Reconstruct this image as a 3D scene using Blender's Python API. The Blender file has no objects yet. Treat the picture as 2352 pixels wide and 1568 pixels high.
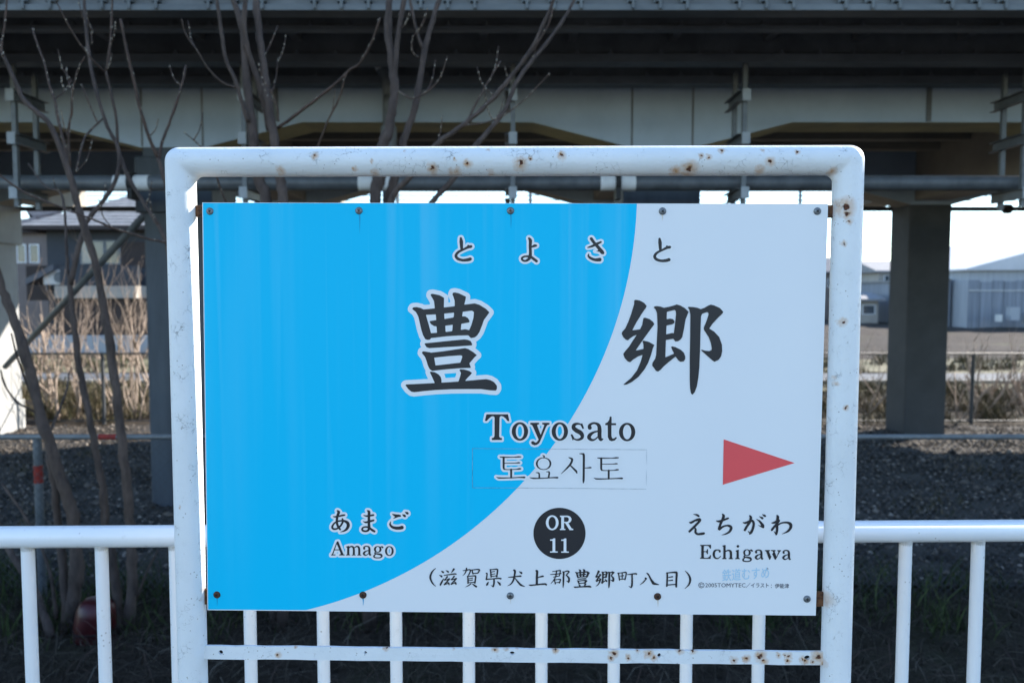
import bpy, bmesh, math, random
import numpy as np
from mathutils import Vector, Matrix

random.seed(7)
rng = np.random.default_rng(11)
scene = bpy.context.scene
COL = scene.collection
R = math.radians

# ------------------------------------------------------------------ camera
CAM_Z = 1.77
PITCH = R(3.41)
F = 28.0 / 36.0 * 2352.0            # focal length in "2352 px wide" units
cam = bpy.data.cameras.new('camera')
cam.lens = 28.0
cam.sensor_width = 36.0
cam.clip_start = 0.05
cam.clip_end = 3000.0
cam.dof.use_dof = True
cam.dof.focus_distance = 1.66
cam.dof.aperture_fstop = 4.2
cam_o = bpy.data.objects.new('camera', cam)
cam_o.location = (0, 0, CAM_Z)
cam_o.rotation_euler = (math.pi / 2 - PITCH, 0, 0)
COL.objects.link(cam_o)
scene.camera = cam_o

# ------------------------------------------------------------------ light
SUN_AZ = R(57.0)      # right of straight ahead
SUN_EL = R(28.3)
world = bpy.data.worlds.new('World')
scene.world = world
world.use_nodes = True
wn = world.node_tree
sky = wn.nodes.new('ShaderNodeTexSky')
sky.sky_type = 'NISHITA'
sky.sun_disc = False
sky.sun_elevation = SUN_EL
sky.sun_rotation = SUN_AZ
sky.air_density = 1.0
sky.dust_density = 0.0
sky.ozone_density = 2.7
wn.links.new(sky.outputs[0], wn.nodes['Background'].inputs[0])
wn.nodes['Background'].inputs[1].default_value = 0.15

sun = bpy.data.lights.new('sun', 'SUN')
sun.energy = 5.0
sun.angle = R(0.53)
sun.color = (1.0, 0.93, 0.84)
sun_o = bpy.data.objects.new('sun', sun)
to_sun = Vector((math.sin(SUN_AZ) * math.cos(SUN_EL), math.cos(SUN_AZ) * math.cos(SUN_EL), math.sin(SUN_EL)))
sun_o.rotation_euler = to_sun.to_track_quat('Z', 'Y').to_euler()
COL.objects.link(sun_o)

vs = scene.view_settings
vs.view_transform = 'Standard'
vs.look = 'None'
vs.gamma = 1.0
vs.exposure = 1.55
scene.cycles.use_denoising = True
scene.cycles.max_bounces = 6

# ------------------------------------------------------------------ helpers
CP, SP = math.cos(PITCH), math.sin(PITCH)


def ray(px, py):
    a = (px - 1176.0) / F
    b = -(py - 784.0) / F
    return Vector((a, CP + b * SP, -SP + b * CP))


def P(px, py, Y):
    """World point at depth Y measured from the photograph (2352 px wide)."""
    d = ray(px, py)
    t = Y / d.y
    return Vector((d.x * t, Y, CAM_Z + d.z * t))


def Zc(dz):
    return CAM_Z + dz


GZ = CAM_Z - 2.75      # the lower ground


def tag(o, label=None, cat=None, group=None, kind=None):
    if label: o['label'] = label
    if cat: o['category'] = cat
    if group: o['group'] = group
    if kind: o['kind'] = kind
    return o


def empty(name, loc=(0, 0, 0)):
    o = bpy.data.objects.new(name, None)
    o.location = loc
    o.empty_display_size = 0.1
    COL.objects.link(o)
    return o


class MB:
    def __init__(self):
        self.v = []
        self.f = []

    def box(self, x0, x1, y0, y1, z0, z1):
        b = len(self.v)
        self.v += [(x, y, z) for z in (z0, z1) for y in (y0, y1) for x in (x0, x1)]
        for q in ((0, 2, 3, 1), (4, 5, 7, 6), (0, 1, 5, 4), (2, 6, 7, 3), (0, 4, 6, 2), (1, 3, 7, 5)):
            self.f.append(tuple(b + i for i in q))
        return self

    def quad(self, *pts):
        b = len(self.v)
        self.v += [tuple(p) for p in pts]
        self.f.append(tuple(range(b, b + len(pts))))
        return self

    def prism(self, pts, vec):
        """Closed prism: polygon pts (3D) pushed along vec."""
        n = len(pts); b = len(self.v); vec = Vector(vec)
        self.v += [tuple(p) for p in pts] + [tuple(Vector(p) + vec) for p in pts]
        self.f.append(tuple(range(b, b + n)))
        self.f.append(tuple(range(b + 2 * n - 1, b + n - 1, -1)))
        for i in range(n):
            j = (i + 1) % n
            self.f.append((b + i, b + n + i, b + n + j, b + j))
        return self

    def tube(self, pts, rad, sides=8, smooth=0, cap=True):
        pts = [Vector(p) for p in pts]
        if not hasattr(rad, '__len__'):
            rad = [rad] * len(pts)
        if smooth:
            pts, rad = catmull(pts, rad, smooth)
        n = len(pts); b = len(self.v)
        t0 = (pts[1] - pts[0]).normalized()
        up = Vector((0, 0, 1)) if abs(t0.z) < 0.9 else Vector((1, 0, 0))
        nrm = t0.cross(up).normalized()
        for i in range(n):
            if i == 0: t = pts[1] - pts[0]
            elif i == n - 1: t = pts[-1] - pts[-2]
            else: t = (pts[i + 1] - pts[i]).normalized() + (pts[i] - pts[i - 1]).normalized()
            t.normalize()
            nrm = (nrm - t * nrm.dot(t)).normalized()
            bi = t.cross(nrm)
            for k in range(sides):
                a = 2 * math.pi * k / sides
                self.v.append(tuple(pts[i] + (nrm * math.cos(a) + bi * math.sin(a)) * rad[i]))
        for i in range(n - 1):
            for k in range(sides):
                k2 = (k + 1) % sides
                self.f.append((b + i * sides + k, b + i * sides + k2, b + (i + 1) * sides + k2, b + (i + 1) * sides + k))
        if cap:
            self.f.append(tuple(b + k for k in range(sides - 1, -1, -1)))
            self.f.append(tuple(b + (n - 1) * sides + k for k in range(sides)))
        return self

    def ball(self, c, r, seg=16, rings=10, sx=1, sy=1, sz=1):
        b = len(self.v); c = Vector(c)
        for i in range(rings + 1):
            th = math.pi * i / rings
            for k in range(seg):
                a = 2 * math.pi * k / seg
                self.v.append((c.x + r * sx * math.sin(th) * math.cos(a), c.y + r * sy * math.sin(th) * math.sin(a), c.z + r * sz * math.cos(th)))
        for i in range(rings):
            for k in range(seg):
                k2 = (k + 1) % seg
                self.f.append((b + i * seg + k, b + (i + 1) * seg + k, b + (i + 1) * seg + k2, b + i * seg + k2))
        return self

    def lathe(self, prof, c, axis, seg=20):
        """prof: list of (radius, height along axis)"""
        b = len(self.v); c = Vector(c); axis = Vector(axis).normalized()
        u = axis.orthogonal().normalized(); w = axis.cross(u)
        for r, h in prof:
            for k in range(seg):
                a = 2 * math.pi * k / seg
                self.v.append(tuple(c + axis * h + (u * math.cos(a) + w * math.sin(a)) * r))
        for i in range(len(prof) - 1):
            for k in range(seg):
                k2 = (k + 1) % seg
                self.f.append((b + i * seg + k, b + i * seg + k2, b + (i + 1) * seg + k2, b + (i + 1) * seg + k))
        self.f.append(tuple(b + k for k in range(seg - 1, -1, -1)))
        self.f.append(tuple(b + (len(prof) - 1) * seg + k for k in range(seg)))
        return self

    def build(self, name, mat, parent=None, smooth=False, bevel=0.0):
        me = bpy.data.meshes.new(name)
        off = Vector((0, 0, 0))
        if parent is not None:
            p = parent
            while p is not None:
                off = off + p.location
                p = p.parent
        vv = [(x - off.x, y - off.y, z - off.z) for x, y, z in self.v]
        me.from_pydata(vv, [], self.f)
        me.update()
        if smooth:
            me.polygons.foreach_set('use_smooth', [True] * len(me.polygons))
        if mat: me.materials.append(mat)
        o = bpy.data.objects.new(name, me)
        COL.objects.link(o)
        if parent is not None:
            o.parent = parent
        if bevel:
            m = o.modifiers.new('bevel', 'BEVEL')
            m.width = bevel; m.segments = 2; m.limit_method = 'ANGLE'
        return o


def np_mesh(name, verts, faces, mat, kind=None, parent=None):
    """numpy verts (n,3), faces (m,k)"""
    me = bpy.data.meshes.new(name)
    k = faces.shape[1]
    me.vertices.add(len(verts)); me.vertices.foreach_set('co', verts.astype(np.float32).ravel())
    me.loops.add(faces.size); me.loops.foreach_set('vertex_index', faces.astype(np.int32).ravel())
    me.polygons.add(len(faces)); me.polygons.foreach_set('loop_start', np.arange(0, faces.size, k, dtype=np.int32))
    me.update(calc_edges=True)
    me.materials.append(mat)
    o = bpy.data.objects.new(name, me)
    COL.objects.link(o)
    if parent is not None: o.parent = parent
    if kind: o['kind'] = kind
    return o


def catmull(pts, rad, n):
    P_ = [pts[0] * 2 - pts[1]] + list(pts) + [pts[-1] * 2 - pts[-2]]
    out = []; ro = []
    for i in range(1, len(P_) - 2):
        p0, p1, p2, p3 = P_[i - 1:i + 3]
        for k in range(n):
            t = k / n
            out.append(0.5 * ((2 * p1) + (p2 - p0) * t + (2 * p0 - 5 * p1 + 4 * p2 - p3) * t * t + (3 * p1 - p0 - 3 * p2 + p3) * t ** 3))
            ro.append(rad[i - 1] * (1 - t) + rad[i] * t)
    out.append(pts[-1]); ro.append(rad[-1])
    return out, ro


# ------------------------------------------------------------------ materials
def srgb(r, g, b):
    f = lambda c: (c / 255 / 12.92) if c <= 10.31 else ((c / 255 + 0.055) / 1.055) ** 2.4
    return (f(r), f(g), f(b), 1)


class NT:
    def __init__(self, name):
        self.m = bpy.data.materials.new(name)
        self.m.use_nodes = True
        self.t = self.m.node_tree
        self.b = self.t.nodes['Principled BSDF']
        self.co = self.t.nodes.new('ShaderNodeTexCoord').outputs['Object']

    def n(self, typ, **kw):
        nd = self.t.nodes.new(typ)
        for k, v in kw.items():
            if isinstance(k, str) and hasattr(nd, k): setattr(nd, k, v)
        return nd

    def link(self, a, b):
        self.t.links.new(a, b)

    def noise(self, scale, detail=4, rough=0.6, vec=None, stretch=None, dist=0.0):
        v = vec or self.co
        if stretch:
            mp = self.n('ShaderNodeMapping'); mp.inputs['Scale'].default_value = stretch
            self.link(v, mp.inputs[0]); v = mp.outputs[0]
        nd = self.n('ShaderNodeTexNoise')
        nd.inputs['Scale'].default_value = scale
        nd.inputs['Detail'].default_value = detail
        nd.inputs['Roughness'].default_value = rough
        nd.inputs['Distortion'].default_value = dist
        self.link(v, nd.inputs['Vector'])
        return nd.outputs['Fac']

    def ramp(self, fac, stops):
        nd = self.n('ShaderNodeValToRGB')
        e = nd.color_ramp.elements
        while len(e) < len(stops): e.new(0.5)
        for el, (p, c) in zip(e, stops):
            el.position = p
            el.color = c if len(c) == 4 else (*c, 1)
        self.link(fac, nd.inputs[0])
        return nd.outputs[0]

    def mapr(self, val, a, b, c=0.0, d=1.0):
        nd = self.n('ShaderNodeMapRange')
        for i, x in enumerate((a, b, c, d)): nd.inputs[i + 1].default_value = x
        self.link(val, nd.inputs[0])
        return nd.outputs[0]

    def mix(self, fac, a, b):
        nd = self.n('ShaderNodeMix', data_type='RGBA')
        for s, v in ((nd.inputs[0], fac), (nd.inputs[6], a), (nd.inputs[7], b)):
            if hasattr(v, 'is_linked'): self.link(v, s)
            elif isinstance(v, (int, float)): s.default_value = v
            else: s.default_value = v if len(v) == 4 else (*v, 1)
        return nd.outputs[2]

    def math(self, op, a, b=0.0):
        nd = self.n('ShaderNodeMath', operation=op)
        for s, v in zip(nd.inputs, (a, b)):
            if hasattr(v, 'is_linked'): self.link(v, s)
            else: s.default_value = v
        return nd.outputs[0]

    def bump(self, h, strength, dist=0.01):
        nd = self.n('ShaderNodeBump')
        nd.inputs['Strength'].default_value = strength
        nd.inputs['Distance'].default_value = dist
        self.link(h, nd.inputs['Height'])
        self.link(nd.outputs[0], self.b.inputs['Normal'])

    def done(self, col, rough=0.6, spec=0.4, metal=0.0):
        if hasattr(col, 'is_linked'): self.link(col, self.b.inputs['Base Color'])
        else: self.b.inputs['Base Color'].default_value = col if len(col) == 4 else (*col, 1)
        if hasattr(rough, 'is_linked'): self.link(rough, self.b.inputs['Roughness'])
        else: self.b.inputs['Roughness'].default_value = rough
        self.b.inputs['Specular IOR Level'].default_value = spec
        self.b.inputs['Metallic'].default_value = metal
        return self.m


def mk(name, c1, c2=None, scale=4.0, rough=0.7, bump=0.0, bscale=None, stretch=None, spec=0.3, bdist=0.01, metal=0.0, lo=0.35, hi=0.65):
    t = NT(name)
    c2 = c2 or tuple(x * 0.75 for x in c1[:3])
    nz = t.noise(scale, 5, 0.65, stretch=stretch)
    col = t.ramp(nz, [(lo, c1), (hi, c2)])
    if bump:
        t.bump(t.noise(bscale or scale * 4, 4, 0.7), bump, bdist)
    return t.done(col, rough, spec, metal)


def mk_island(name, stops, rough=0.9, nscale=6.0):
    t = NT(name)
    g = t.n('ShaderNodeNewGeometry')
    col = t.ramp(g.outputs['Random Per Island'], stops)
    return t.done(col, rough, 0.15)


M = {}
M['concrete'] = mk('pale_painted_concrete', (0.43, 0.52, 0.62), (0.36, 0.44, 0.53), 1.2, 0.8, 0.15, 30, stretch=(1, 1, .8))
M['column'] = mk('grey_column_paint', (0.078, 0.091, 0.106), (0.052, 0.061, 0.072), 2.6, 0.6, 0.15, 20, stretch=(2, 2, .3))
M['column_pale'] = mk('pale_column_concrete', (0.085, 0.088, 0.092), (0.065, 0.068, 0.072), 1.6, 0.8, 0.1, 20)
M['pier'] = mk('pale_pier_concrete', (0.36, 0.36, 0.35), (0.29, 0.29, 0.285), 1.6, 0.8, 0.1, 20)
M['soffit'] = mk('warm_soffit_concrete', (0.35, 0.32, 0.275), (0.26, 0.24, 0.21), 0.8, 0.85)
M['soffit_bounce'] = mk('bounce_yellow_soffit', (0.56, 0.48, 0.24), (0.40, 0.35, 0.20), 2.0, 0.8)  # yellow of light bounced up from the gravel is put into this colour
M['steel_dark'] = mk('dark_weathered_steel', (0.17, 0.18, 0.19), (0.11, 0.117, 0.124), 2.2, 0.6, 0.1, 12)
M['deck_under'] = mk('dark_deck_underside', (0.36, 0.335, 0.315), (0.17, 0.175, 0.18), 1.1, 0.85, 0.2, 6, stretch=(1, .25, 1))
M['steel_flange'] = mk('grey_steel_flange', (0.17, 0.185, 0.19), (0.11, 0.12, 0.125), 2.5, 0.55, stretch=(.4, 1, 1))
M['steel_flange2'] = mk('dull_steel_flange', (0.22, 0.235, 0.245), (0.14, 0.15, 0.16), 2.5, 0.6, stretch=(.4, 1, 1))
M['galv'] = mk('galvanised_steel', (0.15, 0.165, 0.175), (0.09, 0.10, 0.108), 5.0, 0.5, spec=0.5)
M['galv_pale'] = mk('bright_galvanised', (0.36, 0.39, 0.41), (0.28, 0.30, 0.32), 5, 0.5)
M['wire'] = mk('dull_fence_wire', (0.07, 0.075, 0.085), (0.05, 0.055, 0.06), 5, 0.6)
M['pipe'] = mk('dull_galvanised_pipe', (0.10, 0.11, 0.122), (0.06, 0.067, 0.075), 6.0, 0.5, 0.1, 30, spec=0.5)
M['white_tape'] = mk('white_band', (0.72, 0.72, 0.70), (0.6, 0.6, 0.6), 8, 0.6)
M['black'] = mk('black_rubber', (0.02, 0.02, 0.02), (0.015, 0.015, 0.015), 8, 0.6)
M['bark'] = mk('grey_brown_bark', (0.115, 0.083, 0.068), (0.055, 0.040, 0.034), 14, 0.85, 0.9, 45, stretch=(1, 1, .35), bdist=0.012)
M['twig'] = mk('brown_twig_bark', (0.10, 0.062, 0.045), (0.05, 0.034, 0.028), 18, 0.8, 0.3, 60, bdist=0.004)
M['bud'] = mk('pale_bud', (0.40, 0.34, 0.26), (0.3, 0.25, 0.19), 30, 0.8)
M['brush'] = mk('pale_dry_stems', (0.46, 0.365, 0.30), (0.26, 0.205, 0.165), 5, 0.9)
t = NT('white_fence_paint')
fc = t.ramp(t.noise(3, 4, .6), [(.3, (0.80, 0.80, 0.81)), (.7, (0.74, 0.75, 0.76))])
fv = t.n('ShaderNodeTexVoronoi'); fv.inputs['Scale'].default_value = 55
t.link(t.co, fv.inputs['Vector'])
fs = t.math('MULTIPLY', t.mapr(fv.outputs['Distance'], .16, .08), t.mapr(t.noise(9, 3, .6), .54, .60, 0, .65))
fc = t.mix(fs, fc, (0.22, 0.17, 0.12))
fc = t.mix(t.mapr(t.noise(25, 5, .75), .60, .78, 0, .30), fc, (0.42, 0.42, 0.39))
t.bump(t.noise(60, 4, .7), 0.12, 0.002)
M['fence_white'] = t.done(fc, 0.38, 0.45)
M['weld'] = mk('grimy_weld', (0.66, 0.66, 0.65), (0.40, 0.39, 0.36), 70, 0.6, 0.5, 160, bdist=0.002)
M['platform'] = mk('platform_asphalt', (0.085, 0.085, 0.085), (0.06, 0.06, 0.062), 3, 0.9, 0.2, 40)
M['red'] = mk('faded_red_plastic', (0.07, 0.005, 0.007), (0.035, 0.003, 0.004), 7, 0.4, spec=0.5)
M['red_paint'] = mk('red_paint', (0.30, 0.03, 0.02), (0.2, 0.02, 0.015), 10, 0.6)

# ------------------------------------------------------------------ ground, road, field
t = NT('ground_soil')
nz = t.noise(0.35, 6, 0.7)
nz2 = t.noise(9, 5, 0.7)
c = t.ramp(nz2, [(0.3, (0.022, 0.018, 0.014)), (0.7, (0.06, 0.048, 0.036))])
c = t.mix(t.mapr(nz, 0.5, 0.7), c, (0.055, 0.058, 0.03))
t.bump(nz2, 0.6, 0.05)
M['ground'] = t.done(c, 0.95, 0.1)

t = NT('ploughed_field')
nz = t.noise(1.6, 6, 0.75, stretch=(0.5, 1.6, 1))
c = t.ramp(nz, [(0.32, (0.03, 0.025, 0.021)), (0.68, (0.105, 0.088, 0.073))])
t.bump(nz, 1.0, 0.25)
M['field'] = t.done(c, 0.95, 0.1)
M['road'] = mk('worn_asphalt', (0.10, 0.105, 0.11), (0.08, 0.083, 0.088), 1.2, 0.85, 0.1, 40)
M['verge'] = mk('dry_verge', (0.165, 0.14, 0.085), (0.085, 0.085, 0.04), 1.2, 0.95, 0.4, 10)
M['kerb'] = mk('pale_kerb', (0.46, 0.43, 0.38), (0.36, 0.33, 0.29), 2, 0.9)
M['gravelbed'] = mk('gravel_bed', (0.075, 0.066, 0.058), (0.03, 0.027, 0.024), 16, 0.95, 0.8, 30, bdist=0.04)


def sheet(name, x0, x1, y0, y1, z, mat, nx=1, ny=1, jit=0.0):
    mb = MB()
    xs = np.linspace(x0, x1, nx + 1); ys = np.linspace(y0, y1, ny + 1)
    for j in range(ny + 1):
        for i in range(nx + 1):
            mb.v.append((xs[i], ys[j], z + (random.uniform(-jit, jit) if jit else 0)))
    for j in range(ny):
        for i in range(nx):
            a = j * (nx + 1) + i
            mb.f.append((a, a + 1, a + nx + 2, a + nx + 1))
    o = mb.build(name, mat, smooth=bool(jit))
    o['kind'] = 'structure'
    return o


sheet('ground', -1500, 1500, -1500, 2500, GZ, M['ground'], 6, 8)
sheet('gravel_bed', -30, 30, 7.3, 16.4, GZ + 0.02, M['gravelbed'], 120, 36, 0.02)
sheet('dry_verge', -90, 120, 22.2, 24.2, GZ + 0.03, M['verge'], 80, 6, 0.03)
sheet('road', -90, 120, 24.2, 27.3, GZ + 0.03, M['road'])
sheet('grass_verge', -90, 120, 27.3, 33.0, GZ + 0.03, M['verge'], 80, 12, 0.06)
sheet('ploughed_field', 4, 160, 33.0, 88.0, GZ + 0.05, M['field'], 90, 40, 0.10)
sheet('back_road', -90, 3.5, 38.0, 39.6, GZ + 0.04, M['road'])
mb = MB(); mb.box(-90, 120, 24.05, 24.2, GZ, GZ + 0.14)
mb.build('road_kerb', M['kerb'])['kind'] = 'structure'
# platform we stand on
mb = MB(); mb.box(-14, 14, -2.2, 2.45, GZ - 0.3, 0.0)
tag(mb.build('platform', M['platform'], bevel=0.02), kind='structure')

# ------------------------------------------------------------------ viaduct
FY, BY = 10.1, 15.3
CX = [-10.35, -4.25, 1.88, 8.0, 14.1, 20.2, 26.3]
HW = 0.40
ZS = Zc(2.14)        # beam soffit (front)
viaduct = empty('railway_viaduct', (0, FY, GZ))
tag(viaduct, 'long elevated railway viaduct of pale haunched concrete beams on grey columns', 'viaduct')
X0, X1 = -30.0, 45.0


def haunch_profile(zs, zh, zt, hl=1.22):
    pts = [(X0, zs), (X0, zt), (X1, zt), (X1, zs)]
    low = []
    for cx in reversed(CX):
        low += [(cx + HW + hl, zs), (cx + HW, zh), (cx - HW, zh), (cx - HW - hl, zs)]
    return pts, low


def beam(name, y0, y1, zs, zh, zt, mat, soff):
    pts, low = haunch_profile(zs, zh, zt)
    # split into one strip per quad so the concave outline is filled cleanly
    lo = sorted(low + [(X0, zs), (X1, zs)])
    mbf = MB(); mbs = MB()
    n = len(lo)
    v = []
    for (x, z) in lo:
        mbf.v += [(x, y0, z), (x, y0, zt), (x, y1, z), (x, y1, zt)]
    for i in range(n - 1):
        a = i * 4; b = a + 4
        mbf.f += [(a, b, b + 1, a + 1), (a + 2, a + 3, b + 3, b + 2), (a + 1, b + 1, b + 3, a + 3)]
        mbs.quad((lo[i][0], y0, lo[i][1]), (lo[i][0], y1, lo[i][1]), (lo[i + 1][0], y1, lo[i + 1][1]), (lo[i + 1][0], y0, lo[i + 1][1]))
    o = mbf.build(name, mat, viaduct)
    mbs.build('soffit', soff, o)
    return o


bf = beam('beam', FY, FY + 0.62, Zc(2.14), Zc(1.83), Zc(2.75), M['concrete'], M['soffit_bounce'])
beam('beam', BY, BY + 0.62, Zc(2.02), Zc(1.70), Zc(2.75), M['concrete'], M['soffit'])
# vertical joints in the front beam, beside each column
for cx in CX:
    for s in (-1, 1):
        mb = MB(); x = cx + s * (HW - 0.02)
        mb.box(x - 0.012, x + 0.012, FY - 0.006, FY + 0.01, Zc(1.84), Zc(2.58))
        mb.build('joint_strip', M['steel_flange2'], bf)
for cx in (-2.95, 5.2):
    mb = MB(); mb.box(cx - 0.03, cx + 0.03, FY - 0.02, FY + 0.01, Zc(2.15), Zc(2.56))
    mb.build('joint_strip', M['galv'], bf)
# slab
mb = MB(); mb.box(X0, X1, FY + 0.05, 19.1, Zc(2.75), Zc(3.1))
mb.build('deck_slab', M['soffit'], viaduct)
for k in range(4):                   # longitudinal ribs under the slab
    y = 11.6 + k * 0.95
    mb = MB(); mb.box(X0, X1, y, y + 0.18, Zc(2.58), Zc(2.752))
    mb.build('slab_rib', M['soffit'], viaduct)
# near-side steel deck: girders with bottom flanges and a dark underside
mb = MB(); mb.box(X0, X1, 7.15, FY + 0.05, Zc(2.92), Zc(3.1))
mb.build('walkway_deck', M['deck_under'], viaduct)
for y, w, mat, zf, nm in ((7.34, 0.20, M['steel_flange'], 0.055, 'girder'), (7.86, 0.12, M['steel_flange2'], 0.04, 'girder'), (8.94, 0.22, M['steel_flange2'], 0.09, 'girder'), (9.86, 0.20, M['steel_flange2'], 0.10, 'girder')):
    mb = MB(); mb.box(X0, X1, y + w * 0.4, y + w * 0.55, Zc(2.55) + zf, Zc(2.925))
    g = mb.build(nm, M['steel_dark'], viaduct)
    mb = MB(); mb.box(X0, X1, y, y + w, Zc(2.55), Zc(2.55) + zf)
    mb.build('flange', mat, g, bevel=0.004)
    if y < 7.5:
        k = 0; x = -5.62
        while x < 5.8:                     # clips standing on the nearest flange
            mb = MB()
            z = Zc(2.55) + zf
            mb.box(x - 0.06, x + 0.06, y + 0.01, y + 0.09, z + 0.085, z + 0.10)
            mb.box(x - 0.03, x + 0.03, y + 0.045, y + 0.055, z - 0.02, z + 0.086)
            mb.tube([(x + 0.02, y - 0.012, z - 0.045), (x + 0.02, y - 0.012, z + 0.03)], 0.016, 6)
            mb.box(x - 0.02, x + 0.045, y - 0.02, y + 0.05, z + 0.02, z + 0.034)
            mb.build('clip', M['steel_flange'], g)
            x += (0.243, 0.243, 0.47)[k % 3]; k += 1
    else:
        k = 0; x = -6.4
        while x < 6.6:
            mb = MB(); z = Zc(2.55) + zf
            mb.lathe([(0.028, -0.004), (0.028, 0.02), (0.014, 0.021), (0.014, 0.05)], (x, y + 0.03, z), (0, 0, 1), 8)
            mb.build('bolt', M['steel_flange2'], g)
            x += (0.42, 0.37, 0.55)[k % 3]; k += 1
for k in range(26):                # cross members under the dark deck
    x = -13 + k * 1.05 + random.uniform(-.1, .1)
    mb = MB(); mb.box(x, x + 0.09, 7.47, 9.9, Zc(2.80), Zc(2.922))
    mb.build('cross_member', M['deck_under'], viaduct)
# solid parapet that shades the ground and the fence
mb = MB(); mb.box(X0, X1, 7.15, 7.33, Zc(3.1), Zc(4.82))
mb.build('parapet', M['concrete'], viaduct)
mb = MB(); mb.box(X0, X1, 18.9, 19.1, Zc(3.1), Zc(4.4))
mb.build('parapet', M['concrete'], viaduct)
# columns
for ci, cx in enumerate(CX):
    for y0, back in ((FY + 0.02, 0), (BY + 0.02, 1)):
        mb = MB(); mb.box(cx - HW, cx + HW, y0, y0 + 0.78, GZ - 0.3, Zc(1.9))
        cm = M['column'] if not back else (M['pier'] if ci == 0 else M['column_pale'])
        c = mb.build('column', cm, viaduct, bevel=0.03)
        if back and ci:
            continue
        mb = MB(); e = 0.085 if not back else 0.07
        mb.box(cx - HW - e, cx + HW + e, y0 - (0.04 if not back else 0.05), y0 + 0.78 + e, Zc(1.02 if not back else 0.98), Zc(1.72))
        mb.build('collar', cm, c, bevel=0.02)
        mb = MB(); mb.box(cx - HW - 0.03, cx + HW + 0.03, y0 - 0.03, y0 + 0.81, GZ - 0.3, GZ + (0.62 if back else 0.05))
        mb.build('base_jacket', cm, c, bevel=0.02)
    mb = MB()
    mb.box(cx - 0.33, cx + 0.33, FY + 0.62, BY, Zc(1.78), Zc(2.755))
    mb.build('cross_beam', M['soffit'], viaduct)
    mb = MB()
    mb.box(cx - 0.33, cx + 0.33, BY + 0.62, 18.9, Zc(1.95), Zc(2.755))
    mb.build('cross_beam', M['soffit'], viaduct)

# ------------------------------------------------------------------ pipe on hangers
def pipe_x(px, Y): return (px - 1176.0) / F * Y


pz = Zc(1.265)
pipe = empty('water_pipe', (0, 9.2, pz))
tag(pipe, 'long grey horizontal pipe carried on hangers below the viaduct', 'pipe')
mb = MB(); mb.tube([(X0, 9.2, pz), (X1, 9.2, pz)], 0.088, 20)
mb.build('pipe_run', M['pipe'], pipe, smooth=True)
for px in (314, 868, 1416, 2460):
    x = pipe_x(px, 9.2)
    for s in (-1, 1):
        mb = MB(); mb.tube([(x + s * 0.03, 9.2, pz), (x + s * 0.20, 9.2, pz)], 0.091, 20)
        mb.build('white_band', M['white_tape'], pipe, smooth=False)
    mb = MB(); mb.tube([(x - 0.03, 9.2, pz), (x + 0.03, 9.2, pz)], 0.12, 20)
    mb.box(x - 0.025, x + 0.025, 9.1, 9.3, pz - 0.19, pz - 0.05)
    mb.build('coupling', M['black'], pipe)

hang_group = 'pipe hangers under the viaduct'
HANG = [(48, 'galvanised two-legged pipe hanger behind the leaning grey tree trunk'),
        (568, 'galvanised two-legged pipe hanger behind the tree of clustered upright stems'),
        (1178, 'galvanised pipe hanger behind the tree with long slanting branches'),
        (1703, 'galvanised two-legged pipe hanger with no tree in front, beside a white coupling band'),
        (2340, 'galvanised two-legged pipe hanger above the ploughed field and grey warehouse')]
for px, lab in HANG:
    x = pipe_x(px, 9.0)
    h = empty('pipe_hanger', (x, 9.2, Zc(1.0)))
    tag(h, lab, 'pipe hanger', hang_group)
    for y in (9.0, 9.4):
        mb = MB(); mb.box(x - 0.025, x + 0.025, y - 0.005, y + 0.005, Zc(0.98), Zc(2.56))
        mb.box(x - 0.025, x - 0.018, y + 0.005, y + 0.045, Zc(0.98), Zc(2.56))
        mb.box(x + 0.018, x + 0.025, y + 0.005, y + 0.045, Zc(0.98), Zc(2.56))
        mb.build('leg', M['galv'], h)
    for z in (2.13, 1.66, 1.06):
        s = -1 if x > 0 else 1
        mb = MB(); mb.box(x + s * 0.03, x + s * 0.036, 8.95, 9.55, Zc(z), Zc(z + 0.115))
        mb.box(x + s * 0.036, x + s * 0.09, 8.95, 9.55, Zc(z), Zc(z + 0.006))
        mb.box(x + s * 0.036, x + s * 0.09, 8.95, 9.55, Zc(z + 0.109), Zc(z + 0.115))
        rg = mb.build('rung', M['galv'], h)
        mb = MB(); mb.box(x - 0.045, x + 0.045, 8.935, 8.948, Zc(z + 0.0), Zc(z + 0.13))
        mb.build('end_plate', M['galv_pale'], rg)
# dark conduit behind the back columns
mb = MB(); yq = 16.25; zq = P(2000, 480, yq).z
mb.tube([(X0, yq, zq), (X1, yq, zq)], 0.05, 10)
mb.tube([(pipe_x(2305, yq) - 0.06, yq, zq), (pipe_x(2305, yq) + 0.06, yq, zq)], 0.10, 10)
tag(mb.build('conduit', M['black'], smooth=True), 'thin dark conduit running behind the rear columns', 'conduit')
# slanting drain pipe, then vertical with a collar
dr = empty('drain_pipe', P(893, 600, 9.75))
tag(dr, 'dark grey drain pipe that slants down from the deck then drops straight', 'drain pipe')
mb = MB()
mb.tube([P(806, -20, 9.6), P(856, 103, 9.7), P(886, 178, 9.75), P(893, 215, 9.8), P(893, 300, 9.8), P(893, 900, 9.8)], 0.075, 12, smooth=4)
mb.build('pipe_run', M['galv'], dr, smooth=True)
mb = MB(); mb.tube([P(893, 292, 9.8), P(893, 345, 9.8)], 0.10, 12)
mb.build('collar', M['steel_flange2'], dr)
mb = MB(); mb.tube([P(874, 145, 9.73), P(879, 158, 9.735)], 0.083, 12)
mb.build('clamp', M['white_tape'], dr)
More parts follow.
